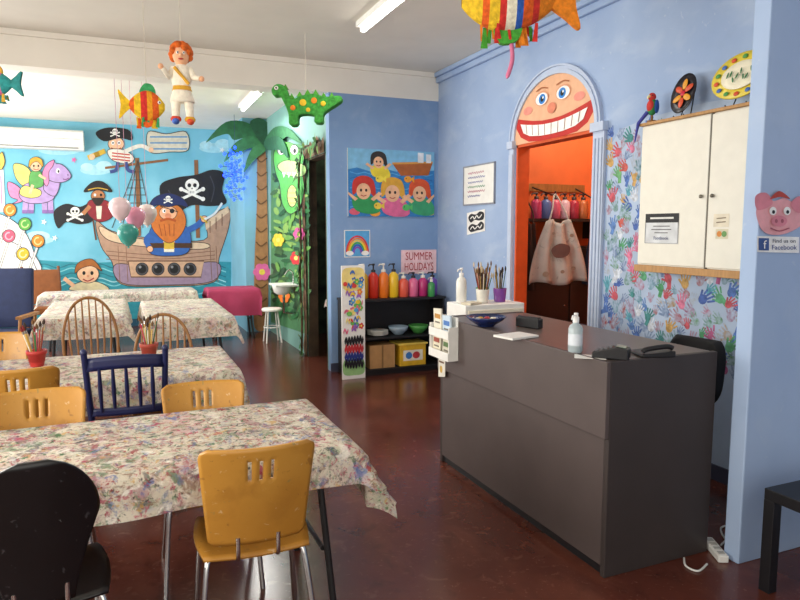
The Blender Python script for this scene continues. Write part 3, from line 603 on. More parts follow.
# leaflet rack on the front, far end
t=thing('leaflet_rack','white leaflet rack fixed to the front of the reception desk at its far end','rack',(1.92,3.76,.76)); xb=x0-.0125
ra,rb=3.62,3.9
b=B(); b.bb(xb-.008,xb,ra,rb,.76,1.04,WHT); b.bb(xb-.07,xb-.008,rb-.008,rb,.76,.98,WHT); b.bb(xb-.07,xb-.008,ra,ra+.008,.76,.98,WHT)
for z,d in ((.76,.07),(.90,.07)): b.bb(xb-d,xb-.008,ra+.008,rb-.008,z,z+.008,WHT); b.bb(xb-d-.006,xb-d,ra,rb,z,z+.055,WHT)
b.build('rack_body',t,world=True,bevel=.002)
for (ya,zb,zt2,cc,c2) in ((3.69,.77,.91,'#d9d3c0','#5c7a4a'),(3.83,.77,.92,'#e4dcc4','#a04a3a'),(3.69,.91,1.05,'#c8dcec','#4a7ac0'),(3.82,.91,1.08,'#e8e2d0','#c08a3a')):
    b=B(); b.box((xb-.045,ya,(zb+zt2)/2),(.01,.11,zt2-zb),M(cc,.6),rot=Matrix.Rotation(.1 if zb<.8 else -.08,3,'X')); b.box((xb-.051,ya,zt2-.05),(.002,.08,.03),M(c2,.6)); b.box((xb-.051,ya,zt2-.09),(.002,.07,.01),M('#7a7468',.6)); b.build('leaflet',t,world=True)
o=Flat(lambda y,z: V((x0-.0125,y,z)),N_X,False); o.poly([(3.9,.60),(3.80,.62),(3.80,.75),(3.9,.74)],'#e4e0d4'); o.stroke([(3.89,.71),(3.82,.71)],.012,'#6a4a3a'); o.el(3.86,.66,.02,.025,'#c9a24a')
tag(o.build('taped_flyer',loc=(x0-.0125,3.86,.68),world=True),'small cream flyer taped to the desk front under the leaflet rack','flyer')
# white stand behind
t=thing('drawer_stand','white drawer stand behind the far end of the desk','drawer unit',(2.75,4.55,0))
b=B(); b.bb(2.44,2.98,4.4,4.72,0,1.01,WHT); b.build('body',t,bevel=.006,world=True)
for z in (.06,.37,.68):
    b=B(); b.bb(2.46,2.96,4.385,4.4,z,z+.29,CREAM); d=b.build('drawer',t,bevel=.003,world=True)
    b=B(); b.tube([(2.66,4.385,z+.2),(2.66,4.365,z+.2),(2.80,4.365,z+.2),(2.80,4.385,z+.2)],.008,CHROME); k=b.build('handle',t,world=True); k.parent=d
ZW=1.012
pump_bottle('white pump bottle on the white stand left of the brush pots','bottle',(2.52,4.62,ZW),'#efeee8',.28,.042,'#f4f4f2',.3)
def jar(label,loc,col,n,sd,le,h=.11):
    t=thing('brush_jar',label,'jar',loc); b=B(); b.lathe([(.045,0),(.055,h),(.05,h),(.042,.02),(0,.02)],M(col,.4)); b.build('jar_body',t); R=random.Random(sd)
    for i in range(n):
        a=R.uniform(0,6.28); r=R.uniform(.005,.035); x,y=r*cos(a),r*sin(a); l2=le*R.uniform(.8,1.1); q=R.uniform(1.5,2.5)
        b=B(); b.tube([(x*.6,y*.6,.021),(x*q,y*q,l2)],.004,M(R.choice(['#c9a55a','#6b3a24','#2f2a28','#b84a3a','#e2d8c0','#3f6a3a']),.4),6); o=b.build('brush',t); p=V((x*q,y*q,l2)); b=B(); b.tube([p,p+V((0,0,.02)),p+V((0,0,.04))],[.006,.008,.002],M(R.choice(['#2e2420','#7a5a38','#d8c8a8']),.8),6); b.build('bristles',o)
    return t
jar('white jar of brushes on the white stand, middle one',(2.66,4.52,ZW),'#e6e2d6',18,2,.24)
jar('purple pot of brushes on the white stand, right one',(2.84,4.55,ZW),'#7d3f9a',20,9,.24)
jar('green jar of brushes on the white stand, rear one',(2.74,4.66,ZW),'#4a8a4c',16,4,.27)
b=B(); b.box((0,0,.008),(.14,.1,.016),M('#d8cfb8',.7),.4); tag(b.build('paper_stack',loc=(2.53,4.47,ZW),bevel=.002),'small stack of cream papers at the front left of the white stand','paper')
# ---------------------------------------------------------------- black shelf + paint
sx0,sx1,sy0,sy1,sh=2.2,3.36,6.55,6.9,.82
t=thing('shelf_unit','low black open shelf unit against the blue pillar wall','shelf',((sx0+sx1)/2,6.7,0)); SB=M('#18171a',.55)
for n,q in (('side_panel',(sx0,sx0+.02,sy0,sy1,0,sh)),('side_panel',(sx1-.02,sx1,sy0,sy1,0,sh)),('top_board',(sx0-.01,sx1+.01,sy0-.01,sy1,sh,sh+.025)),('shelf',(sx0+.02,sx1-.02,sy0,sy1,.40,.42)),('shelf',(sx0+.02,sx1-.02,sy0,sy1,.05,.07)),('back_panel',(sx0+.02,sx1-.02,sy1-.015,sy1,.05,sh)),('plinth',(sx0+.02,sx1-.02,sy0+.02,sy0+.04,0,.05))):
    b=B(); b.bb(*q,SB); b.build(n,t,bevel=.002,world=True)
BC=[('#d9a21f','amber'),('#d8321f','red'),('#ee7a22','orange'),('#f0c42a','yellow'),('#e8604a','coral'),('#e8709c','pink'),('#c2347a','magenta'),('#7a4fb0','purple')]
for i,(c,n) in enumerate(BC):
    pump_bottle('%s paint pump bottle on top of the black shelf unit'%n,'paint bottle',(2.43+.121*i,6.70,sh+.025),c,.38 if i<4 else .275,.0565,'#24242a' if i%2 else '#e9e5dc',-.9,'paint bottles on the black shelf')
pump_bottle('green paint pump bottle standing in front at the right end of the shelf top','paint bottle',(3.21,6.59,sh+.025),'#3f9a52',.22,.04,'#e9e5dc',-.9,'paint bottles on the black shelf')
t=thing('cardboard_box','brown cardboard box at the bottom left of the black shelf unit','box',(2.62,6.7,.072)); KR=M('#b58a58',.8,0,.06)
b=B(); b.bb(2.46,2.76,6.58,6.84,.072,.33,KR); b.build('box_body',t,bevel=.003,world=True); b=B(); b.bb(2.60,2.62,6.577,6.58,.072,.33,M('#8c6a40',.5)); b.build('tape',t,world=True)
t=thing('storage_box','yellow box with a coloured label at the bottom right of the black shelf unit','box',(2.98,6.7,.072)); YL=M('#e3b32a',.5)
b=B(); b.bb(2.82,3.14,6.58,6.84,.072,.31,YL); b.build('box_body',t,bevel=.004,world=True)
f=Flat(lambda x,z: V((x,6.5795,z)),N_Y,False); f.poly([(2.86,.13),(3.10,.13),(3.10,.25),(2.86,.25)],'#f1ead8'); f.el(2.93,.19,.04,.04,'#3b7cc4'); f.el(3.02,.19,.045,.04,'#c8383c'); f.build('label_panel',t,world=True)
b=B(); b.bb(2.80,3.16,6.57,6.85,.31,.33,M('#f2d25a',.5)); b.build('lid',t,bevel=.003,world=True)
def plates(label,loc,c,n,r):
    for k in range(n):
        b=B(); b.lathe([(r*.5,0),(r*.6,.004),(r,.018),(r*.98,.022),(r*.55,.008),(0,.007)],M(c,.35),n=24)
        tag(b.build('plate',loc=(loc[0],loc[1],loc[2]+.0135*k)),label%('bottom','second','third','top')[k if k<n-1 else 3],'plate','plates on the black shelf')
plates('white plate on the middle board of the black shelf, %s of its stack',(2.6,6.7,.422),'#e4e2da',4,.12)
for i,(x,c,n) in enumerate(((2.85,'#9ab0c0','grey-blue'),(3.10,'#4e9a4a','green'))):
    b=B(); b.lathe([(.05,0),(.06,.01),(.1,.05),(.115,.09),(.11,.092),(.09,.05),(.05,.015),(0,.014)],M(c,.4),n=24); tag(b.build('bowl',loc=(x,6.7,.422)),'%s bowl on the middle board of the black shelf'%n,'bowl')
# painted board
t=thing('painted_board','tall white board covered in colourful painted pictures leaning on the black shelf','sign',(2.25,6.5,0))
b=B(); b.bb(2.12,2.38,6.505,6.525,0,1.22,WHT); b.build('board',t,bevel=.002,world=True)
f=Flat(lambda x,z: V((2.12+x*.26,6.5049,z)),N_Y,False,eps=.0001); R=random.Random(12)
f.blob([(.05,1.17),(.5,1.2),(.95,1.17),(.93,.98),(.5,.95),(.07,.98)],'#f2dc8a'); f.blob([(.06,.06),(.5,.04),(.94,.06),(.93,.2),(.5,.24),(.07,.2)],'#9ccc88')
for _ in range(46):
    x=R.uniform(.13,.87); z=R.uniform(.5,1.14); c=R.choice(['#f0c93a','#e06a8a','#5aa8d8','#6fb85a','#e8823a','#9a6ac0','#d8403a','#f2e08a','#3a6ab8'])
    k=R.randint(0,3)
    if k==0: f.el(x,z,R.uniform(.06,.12),R.uniform(.02,.035),c)
    elif k==1:
        for q in range(5): f.el(x+.07*cos(q*1.257),z+.022*sin(q*1.257),.045,.014,c)
        f.el(x,z,.035,.011,'#f7e36a')
    elif k==2: f.ring(x,z,.09,.03,.03,c,0,pi)
    else: f.stroke([(x-.1,z-.02),(x-.04,z+.02),(x+.04,z-.02),(x+.1,z+.02)],.03,c,True)
for (z,cc) in ((.42,'#1c1c22'),(.33,'#c8323a'),(.25,'#2a3a8a'),(.17,'#1c1c22')):
    f.stroke([(.1+.8*i/13,z+(.028 if i%2 else -.028)*R.uniform(.5,1.1)) for i in range(14)],.06,cc,True)
f.build('painted_design',t,world=True)
# ---------------------------------------------------------------- pictures on pillar wall
t=thing('painting','large blue canvas of children swimming with mermaids on the pillar wall','painting',(2.8,YP-.015,2.2))
a=ony(347,148,YP); c=ony(433,217,YP)
b=B(); b.bb(a.x,c.x,YP-.025,YP-.0005,c.z,a.z,WHT); b.build('canvas',t,world=True)
def mkp(): return Flat(lambda u,v: V((a.x+min(1,max(0,u))*(c.x-a.x),YP-.0252,a.z+min(1,max(0,v))*(c.z-a.z))),N_Y,eps=.00012)
f=mkp(); f.poly([(0,0),(1,0),(1,1),(0,1)],'#2f7fc4'); f.poly([(0,0),(1,0),(1,.28),(.85,.31),(.7,.27),(.55,.32),(.4,.28),(.25,.33),(.1,.28),(0,.31)],'#7fbce2')
for k in range(9): y=.36+.07*k; f.stroke([(.02+.08*i,y+(.015 if (i+k)%2 else -.015)) for i in range(13)],.012,random.choice(['#3f95d8','#2568ac','#58a8e0']))
f.poly([(.5,.20),(.98,.16),(.93,.36),(.6,.38)],'#b0602c'); f.stroke([(.5,.20),(.98,.16)],.03,'#d89a4a')
f.poly([(.8,.02),(.87,.02),(.87,.17),(.8,.17)],'#e8ecf2'); f.poly([(.9,.04),(.96,.04),(.96,.17),(.9,.17)],'#e8ecf2')
for (x,y,cc) in ((.07,.93,'#e0607a'),(.3,.95,'#f0a03a'),(.55,.95,'#58c06a'),(.95,.93,'#e0c03a')): f.el(x,y,.06,.05,cc)
f.build('painted_sea',t,world=True)
for (x,y,s,hc,bc) in ((.34,.16,1.15,'#2f2a28','#e8d23a'),(.17,.58,1.6,'#c8352a','#2f9a58'),(.50,.60,1.7,'#e0a83a','#e06a9a'),(.82,.60,1.6,'#d8542a','#3aa070')):
    f=mkp(); f.l=45
    q=lambda L_: [(x+s*dx,y+s*dy) for dx,dy in L_]
    f.blob(q([(-.07,.08),(.07,.08),(.12,.2),(.05,.24),(-.06,.2)]),bc); f.blob(q([(-.075,.06),(-.07,-.07),(0,-.115),(.07,-.07),(.085,.09),(.03,.02),(-.03,.02)]),hc); f.el(x,y+.03*s,.05*s,.075*s,'#f0bb94'); f.el(x-.018*s,y+.02*s,.008*s,.014*s,'#141414'); f.el(x+.018*s,y+.02*s,.008*s,.014*s,'#141414'); f.stroke(q([(-.02,.065),(0,.075),(.02,.065)]),.012,'#b02a30'); f.stroke(q([(-.05,.11),(-.12,.05)]),.03*s,'#f0bb94'); f.stroke(q([(.06,.11),(.12,.04)]),.03*s,'#f0bb94')
    f.build('painted_swimmer',t,world=True)
for (x,y,cc) in ((.68,.43,'#f0a02c'),(.35,.44,'#f4e04a'),(.66,.86,'#58c06a'),(.33,.84,'#f0d04a')):
    f=mkp(); f.l=70; f.el(x,y,.045,.05,cc); f.poly([(x+.03,y),(x+.075,y-.05),(x+.075,y+.05)],cc); f.el(x-.02,y-.01,.006,.01,'#141414'); f.build('painted_fish',t,world=True)
t=thing('childs_picture','small rainbow picture low on the pillar wall','picture',(2.3,YP-.005,1.5))
a2=ony(344,230,YP); c2=ony(370,257,YP); b=B(); b.bb(a2.x,c2.x,YP-.008,YP-.0005,c2.z,a2.z,WHT); b.build('paper',t,world=True)
f=Flat(lambda u,v: V((a2.x+u*(c2.x-a2.x),YP-.0083,a2.z+v*(c2.z-a2.z))),N_Y); f.poly([(.03,.03),(.97,.03),(.97,.97),(.03,.97)],'#58a8e0')
for k,cc in enumerate(('#d8323a','#f08a2c','#f2d83a','#4aae50','#3a62c8','#8a4ab8')): f.ring(.5,.85,.42-.055*k,.62-.08*k,.06,cc,pi,2*pi,18)
f.el(.2,.85,.15,.09,'#f7f7f5'); f.el(.8,.85,.15,.09,'#f7f7f5'); f.build('rainbow',t,world=True)
t=thing('paper_sign','pink paper sign with red lettering above the paint bottles','sign',(3.2,YP-.005,1.3))
a3=ony(401,250,YP); c3=ony(436,273,YP); b=B(); b.bb(a3.x,c3.x,YP-.006,YP-.0005,c3.z,a3.z,M('#f6d0d4',.7)); b.build('paper',t,world=True)
f=Flat(lambda u,v: V((a3.x+u*(c3.x-a3.x),YP-.0063,a3.z+v*(c3.z-a3.z))),N_Y); f.l=4
f.text('SUMMER',.5,.28,.46,'#b01020',0,.44); f.text('HOLIDAYS',.5,.72,.46,'#b01020',0,.38); f.build('lettering',t,world=True)
# ---------------------------------------------------------------- right wall items
t=thing('whiteboard','small framed whiteboard with handwriting on the blue wall left of the arch','whiteboard',(XR-.006,5.9,2.0))
P0=onx(465,167,XR); P1=onx(495,204,XR); ya,yb_,za,zb=P0.y,P1.y,onx(480,165,XR).z,onx(480,204,XR).z
b=B(); b.bb(XR-.012,XR-.0005,yb_,ya,zb,za,WHT); b.build('board',t,world=True)
b=B(); FB=M('#8f93a0',.4)
for q in ((yb_-.008,yb_+.006,zb,za),(ya-.006,ya+.008,zb,za),(yb_-.008,ya+.008,zb-.008,zb+.006),(yb_-.008,ya+.008,za-.006,za+.008)): b.bb(XR-.018,XR-.0005,q[0],q[1],q[2],q[3],FB)
b.build('frame',t,world=True)
f=Flat(lambda u,v: V((XR-.0125,ya+(yb_-ya)*u,za+(zb-za)*v)),N_X)
for k,cc in enumerate(('#b03a6a','#3a4aa0','#3a4aa0','#2a8a5a','#b03a6a','#3a4aa0')):
    y=.18+.12*k; f.stroke([(.15+i*.035,y+(.03 if i%2 else -.025)*random.uniform(.5,1)) for i in range(random.randint(12,20))],.014,cc,True)
f.build('handwriting',t,world=True)
t=thing('sticker_sign','small tilted black and white notice on the wall below the framed whiteboard','sign',(XR-.002,5.9,1.65))
f=Flat(lambda px,py: onx(px,py,XR-.004),N_X); f.poly([(467,213),(485,209),(485,231),(467,235)],'#f2f0ec'); f.build('card',t,world=True)
f=Flat(lambda px,py: onx(px,py,XR-.004),N_X); f.l=6
f.blob([(468.5,218),(471,214),(476,214.5),(480,211.5),(484,213),(483.5,219),(479,220.5),(475,220),(471,222.5)],'#1b1b20'); f.blob([(468.5,228),(472,224),(477,225),(481,221.5),(484,224),(483,229),(477,230.5),(471,232)],'#1b1b20')
f.stroke([(470.5,219),(473,216.5),(474.5,219),(477,215.5),(479,218),(482,214.5)],.9,'#f2f0ec',True); f.stroke([(470.5,229.5),(473,226.5),(475,229),(478,226),(480,228),(482,224.5)],.9,'#f2f0ec',True); f.build('black_marks',t,world=True)
# wall cabinet
XF=3.27
cy0=onx(762,190,XF).y; cy1=onx(639,190,XF).y; cz1=2.29; cz0=1.36
t=thing('wall_cabinet','white two-door wall cabinet with wooden edges above the desk','cabinet',(3.36,(cy0+cy1)/2,cz0))
TAN=M('#b98a52',.5,0,.1,8,0,0,(1,8,1)); CW=M('#e9e6da',.45,0,.02)
b=B(); b.bb(XF+.018,XR-.002,cy0,cy1,cz0,cz1,CW); b.build('body',t,world=True)
b=B(); b.bb(XF-.01,XR-.002,cy0-.01,cy1+.01,cz0-.045,cz0,TAN); b.build('bottom_ledge',t,bevel=.003,world=True)
b=B(); b.bb(XF-.01,XR-.002,cy0-.01,cy1+.01,cz1,cz1+.02,TAN); b.build('top_board',t,bevel=.003,world=True)
ym=onx(708,190,XF).y
b=B(); b.bb(XF+.004,XF+.02,ym-.006,ym+.006,cz0,cz1,M('#6a665c',.7)); b.build('door_gap_strip',t,world=True)
for (q0,q1,hs) in ((cy0+.01,ym-.006,1),(ym+.006,cy1-.01,-1)):
    b=B(); b.bb(XF,XF+.018,q0,q1,cz0+.008,cz1-.008,CW); d=b.build('door',t,bevel=.004,world=True)
    b=B(); hy=(q1-.035 if hs>0 else q0+.035); b.ell((XF-.012,hy,1.8),(.012,.012,.012),M('#8a8578',.3,.8),n=12,k=8); b.cyl((XF-.006,hy,1.8),(XF+.004,hy,1.8),.006,CHROME); k=b.build('knob',t,world=True); k.parent=d
def note(name,label,px0,py0,px1,py1,X,col,draw,cat='notice'):
    a=onx(px0,py0,X); c=onx(px1,py1,X); t=thing(name,label,cat,(X,(a.y+c.y)/2,(a.z+c.z)/2))
    f=Flat(lambda u,v: V((X-.0006,a.y+(c.y-a.y)*u,a.z+(c.z-a.z)*v)),N_X); f.poly([(0,0),(1,0),(1,1),(0,1)],col); f.build('paper',t,world=True)
    f=Flat(lambda u,v: V((X-.0006,a.y+(c.y-a.y)*u,a.z+(c.z-a.z)*v)),N_X); f.l=5; draw(f); f.build('print',t,world=True)
def nd(f):
    f.poly([(0,0),(1,0),(1,.3),(0,.3)],'#1e1e22'); f.stroke([(.15,.15),(.85,.15)],.06,'#e8e8e4')
    for y,w in ((.42,.5),(.53,.6),(.64,.4)): f.stroke([(.5-w/2,y),(.5+w/2,y)],.03,'#66666a')
    f.text('Facebook',.5,.82,.16,'#3a4a7a',0,.72); f.stroke([(.01,.3),(.01,.99),(.99,.99),(.99,.3)],.02,'#9a9aa0')
note('printed_notice','white printed notice with a black heading on the left cabinet door',646,214,678,244,XF,'#d9dde2',nd)
note('small_note','small cream note on the upper edge of the right cabinet door',714,214,729,227,XF,'#e6ddc8',lambda f:(f.stroke([(.2,.35),(.8,.3)],.08,'#80705a'),f.stroke([(.2,.65),(.8,.6)],.08,'#80705a')))
note('small_sticker','small orange and green sticker below the cream note on the cabinet',716,229,728,239,XF,'#d8d2b8',lambda f:(f.el(.3,.5,.2,.3,'#d98a3a'),f.el(.7,.5,.2,.3,'#6a9a5a')))
ZK=cz1+.021
t=thing('toy_parrot','small red and green toy parrot perched on the left end of the cabinet top','toy bird',(3.30,cy1-.06,ZK),0)
b=B(); b.lathe([(.03,0),(.03,.012),(.008,.016),(.007,.05)],WOOD); b.build('stand',t)
b=B(); b.ell((0,0,.10),(.033,.035,.055),M('#2f8a4a',.7,0,.2)); b.ell((-.012,0,.105),(.026,.03,.042),M('#c8322c',.7)); b.build('body',t)
b=B(); b.ell((-.005,0,.165),(.026,.026,.028),M('#c8322c',.7)); b.build('head',t); b=B(); b.tube([(-.028,0,.168),(-.042,0,.16),(-.042,0,.148)],[.011,.007,.002],M('#e8d9a0',.5)); b.build('beak',t)
for s in (-1,1):
    b=B(); b.ell((.008,s*.032,.1),(.02,.008,.045),M('#2a5ab0',.7)); b.build('wing',t)
    b=B(); b.ell((-.02,s*.018,.172),(.005,.005,.005),BLK,n=8,k=6); b.build('eye',t)
b=B(); b.tube([(-.02,.02,.07),(-.05,.07,.0),(-.06,.085,-.12)],[.014,.012,.004],M('#3a3f9a',.7)); b.build('tail',t)
def easel(t,w):
    b=B(); m=BLK
    for s in (-1,1): b.tube([(-.06,s*w,.012),(-.06,s*w,.004),(0,s*w,.004),(.04,s*w*.6,.14)],.004,m,6); b.tube([(0,s*w,.004),(.07,s*w,.004)],.004,m,6)
    b.tube([(.04,-w*.6,.14),(.04,w*.6,.14)],.004,m,6); b.build('stand',t)
yk=onx(684,95,3.33).y; t=thing('decorated_plate','round black plate painted with red and orange flower on cabinet top','plate',(3.35,yk,ZK)); easel(t,.04)
Rt=Matrix.Rotation(radians(-75),3,'Y')
def disc(b,rx,ry,m,cz,th=.012,off=0):
    vs=[];n=32
    for r in (0,.6,.62,1):
        for j in range(n): a=2*pi*j/n; vs.append(V((-.015,0,cz))+Rt@V((ry*r*cos(a),rx*r*sin(a),off+(.012 if r==1 else 0))))
    b.add(vs,[(i*n+j,i*n+(j+1)%n,(i+1)*n+(j+1)%n,(i+1)*n+j) for i in range(3) for j in range(n)],m,True)
b=B(); disc(b,.095,.13,M('#1d1a22',.3),.145); b.build('plate_body',t,solid=.006)
b=B()
for k in range(6):
    a=k*pi/3; b.ell(V((-.022,0,.145))+Rt@V((.06*cos(a),.045*sin(a),.008)),(.036,.02,.004),M('#d8502a' if k%2 else '#e8a02c',.4),rot=Rt@Matrix.Rotation(a,3,'Z'),n=12,k=6)
b.ell(V((-.022,0,.145))+Rt@V((0,0,.01)),(.02,.02,.006),M('#c8203a',.4),rot=Rt,n=12,k=6); b.build('painted_flower',t)
yk=onx(742,75,3.33).y; t=thing('decorated_platter','large yellow oval platter with painted rim on a black stand on the cabinet top','plate',(3.35,yk,ZK)); easel(t,.07)
b=B(); disc(b,.2,.14,M('#e8d24a',.35,0,.05),.17); b.build('platter_body',t,solid=.008)
b=B(); disc(b,.13,.085,M('#f2ecd2',.35,0,.03),.17,.012,.006); b.build('platter_centre',t,solid=.004)
for k in range(14): b=B(); a=k*2*pi/14; b.ell(V((-.02,0,.17))+Rt@V((.112*cos(a),.165*sin(a),.012)),(.014,.018,.004),M(['#4a9a4a','#d8502a','#3a6ab8'][k%3],.4),rot=Rt,n=10,k=6); b.build('rim_dot',t)
for k in range(9): b=B(); b.ell(V((-.024,0,.17))+Rt@V((.025*sin(k*1.9),-.09+.022*k,.014)),(.02,.006,.003),M('#3a7a4a',.4),rot=Rt@Matrix.Rotation(.4*sin(k*2.3),3,'Z'),n=8,k=5); b.build('brush_mark',t)
# animal sign on pier
cq=lambda px,py: ony(px,py,2.085-.006)
t=thing('animal_face_sign','pink animal face cutout above a blue and white card on the right pier','sign',(2.85,2.085,1.65))
f=Flat(cq,N_Y); f.blob([(756,214),(759,202),(767,198),(774,201),(784,198),(792,202),(806,206),(804,222),(790,232),(774,235),(762,230)],'#eeaab2'); f.build('face',t,world=True)
for p in ([(757,210),(755,196),(766,193),(772,204)],[(790,204),(800,196),(808,206),(798,213)]): f=Flat(cq,N_Y); f.l=8; f.blob(p,'#e08a9a'); f.build('ear',t,world=True)
f=Flat(cq,N_Y); f.l=16
for x in (772,786): f.el(x,211,3.6,4.2,'#fdfdfb'); f.el(x+.5,212,1.5,1.9,'#16161c')
f.el(778,221,8,5.5,'#e08a9c'); f.el(775,221,1.4,2,'#a85a6a'); f.el(781,221,1.4,2,'#a85a6a'); f.stroke([(769,228),(778,231),(788,228)],1.2,'#a85a6a',True); f.build('features',t,world=True)
f=Flat(cq,N_Y); f.l=20; f.blob([(769,199),(778,191),(789,199),(779,197)],'#b8463c'); f.build('hair_tuft',t,world=True)
t=thing('social_media_card','blue and white card below the pink animal face on the right pier','sign',(2.8,2.085,1.55))
f=Flat(cq,N_Y); f.poly([(757,236),(799,237),(799,253),(757,252)],'#f6f7fa'); f.build('card',t,world=True)
f=Flat(cq,N_Y); f.l=8; f.poly([(758.2,238),(768.5,238.3),(768.5,250.5),(758.2,250.2)],'#3b5998'); f.text('f',764.2,245,12,'#ffffff'); f.text('Find us on',783.5,241,5.6,'#2b3a56',0,1); f.text('Facebook',783.5,247.5,6.8,'#24448a',0,.95); f.build('print',t,world=True)
# ---------------------------------------------------------------- storeroom
t=thing('wall_shelf','dark wall shelf inside the orange storeroom','shelf',(4.1,5.7,1.68)); b=B(); b.bb(3.62,5.0,5.55,5.845,1.68,1.71,M('#2e2018',.6)); b.build('board',t,world=True)
for x in (3.8,4.7): b=B(); b.bb(x,x+.03,5.6,5.845,1.5,1.68,M('#2e2018',.6)); b.build('bracket',t,world=True)
for i,(x,c,n) in enumerate(((3.98,'#c84a7a','pink'),(4.10,'#5a78b8','blue'),(4.22,'#d86a8a','rose'),(4.34,'#e0c8d8','pale pink'),(4.46,'#b03a50','dark red'),(4.58,'#c87a4a','tan'))):
    pump_bottle('%s bottle on the storeroom shelf'%n,'bottle',(x,5.7,1.71),c,.27,.056,'#3a3030',0,'bottles on the storeroom shelf')
t=thing('dark_cabinet','dark cupboard standing under the shelf in the storeroom','cupboard',(4.3,5.6,0)); CD=M('#2e201c',.6)
b=B(); b.bb(3.62,5.1,5.62,5.84,0,1.42,CD); b.build('body',t,bevel=.004,world=True)
for xa in (3.64,4.37): b=B(); b.bb(xa,xa+.71,5.605,5.62,.06,1.40,M('#38241e',.6)); d=b.build('door',t,bevel=.003,world=True); b=B(); b.ell((xa+.65,5.597,.8),(.012,.012,.012),CHROME,n=10,k=6); k=b.build('knob',t,world=True); k.parent=d
def apron(label,xc,yc,zb,h,w0,w1,mat,motif,ph):
    t=thing('apron',label,'apron',(xc,yc,zb))
    def apf(u,v):
        w=w0-(w0-w1)*v**1.5; x=(u-.5)*2*w; return V((x,.035*sin(u*17+2*v+ph)*(1-.4*v),.02*sin(u*9+ph)+v*h))
    b=B(); b.sheet(apf,24,16,mat); b.build('cloth',t,solid=.006)
    b=B(); b.tube(smooth([(-.12*w1/.14,0,h),(-.07,.02,h+.12),(0,.08,h+.27),(.07,.02,h+.12),(.12*w1/.14,0,h)],5,False),.008,mat); b.build('neck_strap',t)
    if motif:
        f=Flat(lambda x,z: V((x,-.045,z)),N_Y,False); f.blob([(-.12,.34),(-.02,.40),(.10,.37),(.08,.28),(-.06,.26)],motif); f.build('printed_motif',t)
        for (x,z,r) in ((.15,.15,.03),(-.18,.1,.04),(.02,.12,.025),(-.1,.5,.02),(.12,.48,.025)): f=Flat(lambda x,z: V((x,-.047,z)),N_Y,False); f.el(x,z,r,r*.7,'#9a9488'); f.build('stain',t)
AP=splat('apron_cloth','#ccccc6','#b2b2ae',[('#94928c',6,.54,.5,.15),('#7a7874',20,.62,.5,.06)],.85,3.0,1.0)
apron('stained grey-white smock hanging inside the storeroom doorway',4.02,5.36,1.06,.62,.34,.14,AP,'#6a5a58',0)
apron('dark blue apron hanging at the right inside the storeroom',4.58,5.44,1.02,.64,.17,.1,M('#2a3350',.85,0,.15,5),None,2)
apron('dark brown apron hanging at the left inside the storeroom',3.72,5.47,1.0,.66,.13,.08,M('#4a3026',.85,0,.15,5),None,4)
t=thing('coat_hook','wooden hook rail above the aprons in the storeroom','hook',(4.1,5.84,1.98)); b=B(); b.bb(3.62,4.7,5.83,5.845,2.0,2.08,WOOD); b.build('rail',t,world=True)
for x,y,z in ((4.02,5.44,1.95),(4.58,5.52,1.93),(3.72,5.55,1.93)): b=B(); b.tube([(x,5.835,2.04),(x,y+.02,z-.01),(x,y-.01,z+.03)],.008,GREYM); b.build('hook_arm',t,world=True)
t=thing('storage_tub','dark tub on the storeroom floor under the smock','tub',(4.12,5.2,0)); b=B(); b.lathe([(.2,0),(.26,.5),(.28,.5),(.28,.53),(.24,.53),(.19,.04),(0,.04)],M('#3a2f38',.6),n=28); b.build('tub_body',t)
for i in range(9): b=B(); b.ell((.1*cos(i*2.4),.1*sin(i*2.4),.5+.03*(i%3)),(.12,.09,.1),M(['#5a4a3a','#7a3f2e','#3f4a6a'][i%3],.9),n=12,k=8); b.build('rag',t)
# ---------------------------------------------------------------- office chair behind desk
t=thing('office_chair','black office chair behind the reception desk by the pier','office chair',(3.0,2.86,0),pi/2+.1); OF=M('#16161a',.8)
b=B(); b.ell((0,0,.48),(.22,.21,.05),OF); b.build('seat',t)
b=B(); b.sheet(lambda u,v: V(((u-.5)*.38*(1-.25*(2*v-1)**4),-.2-.04*v+.05*(2*u-1)**2,.58+.36*v)),12,12,OF); b.build('backrest',t,solid=.06,bevel=.01)
b=B(); b.tube(smooth([(0,-.05,.44),(0,-.2,.46),(0,-.25,.56),(0,-.25,.75)],4,False),.02,BLK); b.build('back_support',t)
b=B(); b.cyl((0,0,.1),(0,0,.46),.025,GREYM); b.build('gas_lift',t)
for k in range(5):
    a=k*2*pi/5+.3; b=B(); b.tube([(0,0,.11),(.2*cos(a),.2*sin(a),.08)],[.025,.016],BLK); l=b.build('leg',t); b=B(); b.cyl((.2*cos(a)-.015*sin(a),.2*sin(a)+.015*cos(a),.03),(.2*cos(a)+.015*sin(a),.2*sin(a)-.015*cos(a),.03),.03,BLK); b.cyl((.2*cos(a),.2*sin(a),.05),(.2*cos(a),.2*sin(a),.085),.01,BLK); q=b.build('caster',t); q.parent=l
# side table lower right
t=thing('side_table','black square side table at the lower right before the pier','side table',(2.83,1.62,0))
b=B(); b.bb(2.56,3.1,1.33,1.9,.42,.47,BLK); b.build('tabletop',t,bevel=.003,world=True)
for x in (2.56,3.05):
    for y in (1.33,1.85): b=B(); b.bb(x,x+.05,y,y+.05,0,.42,BLK); b.build('leg',t,bevel=.002,world=True)
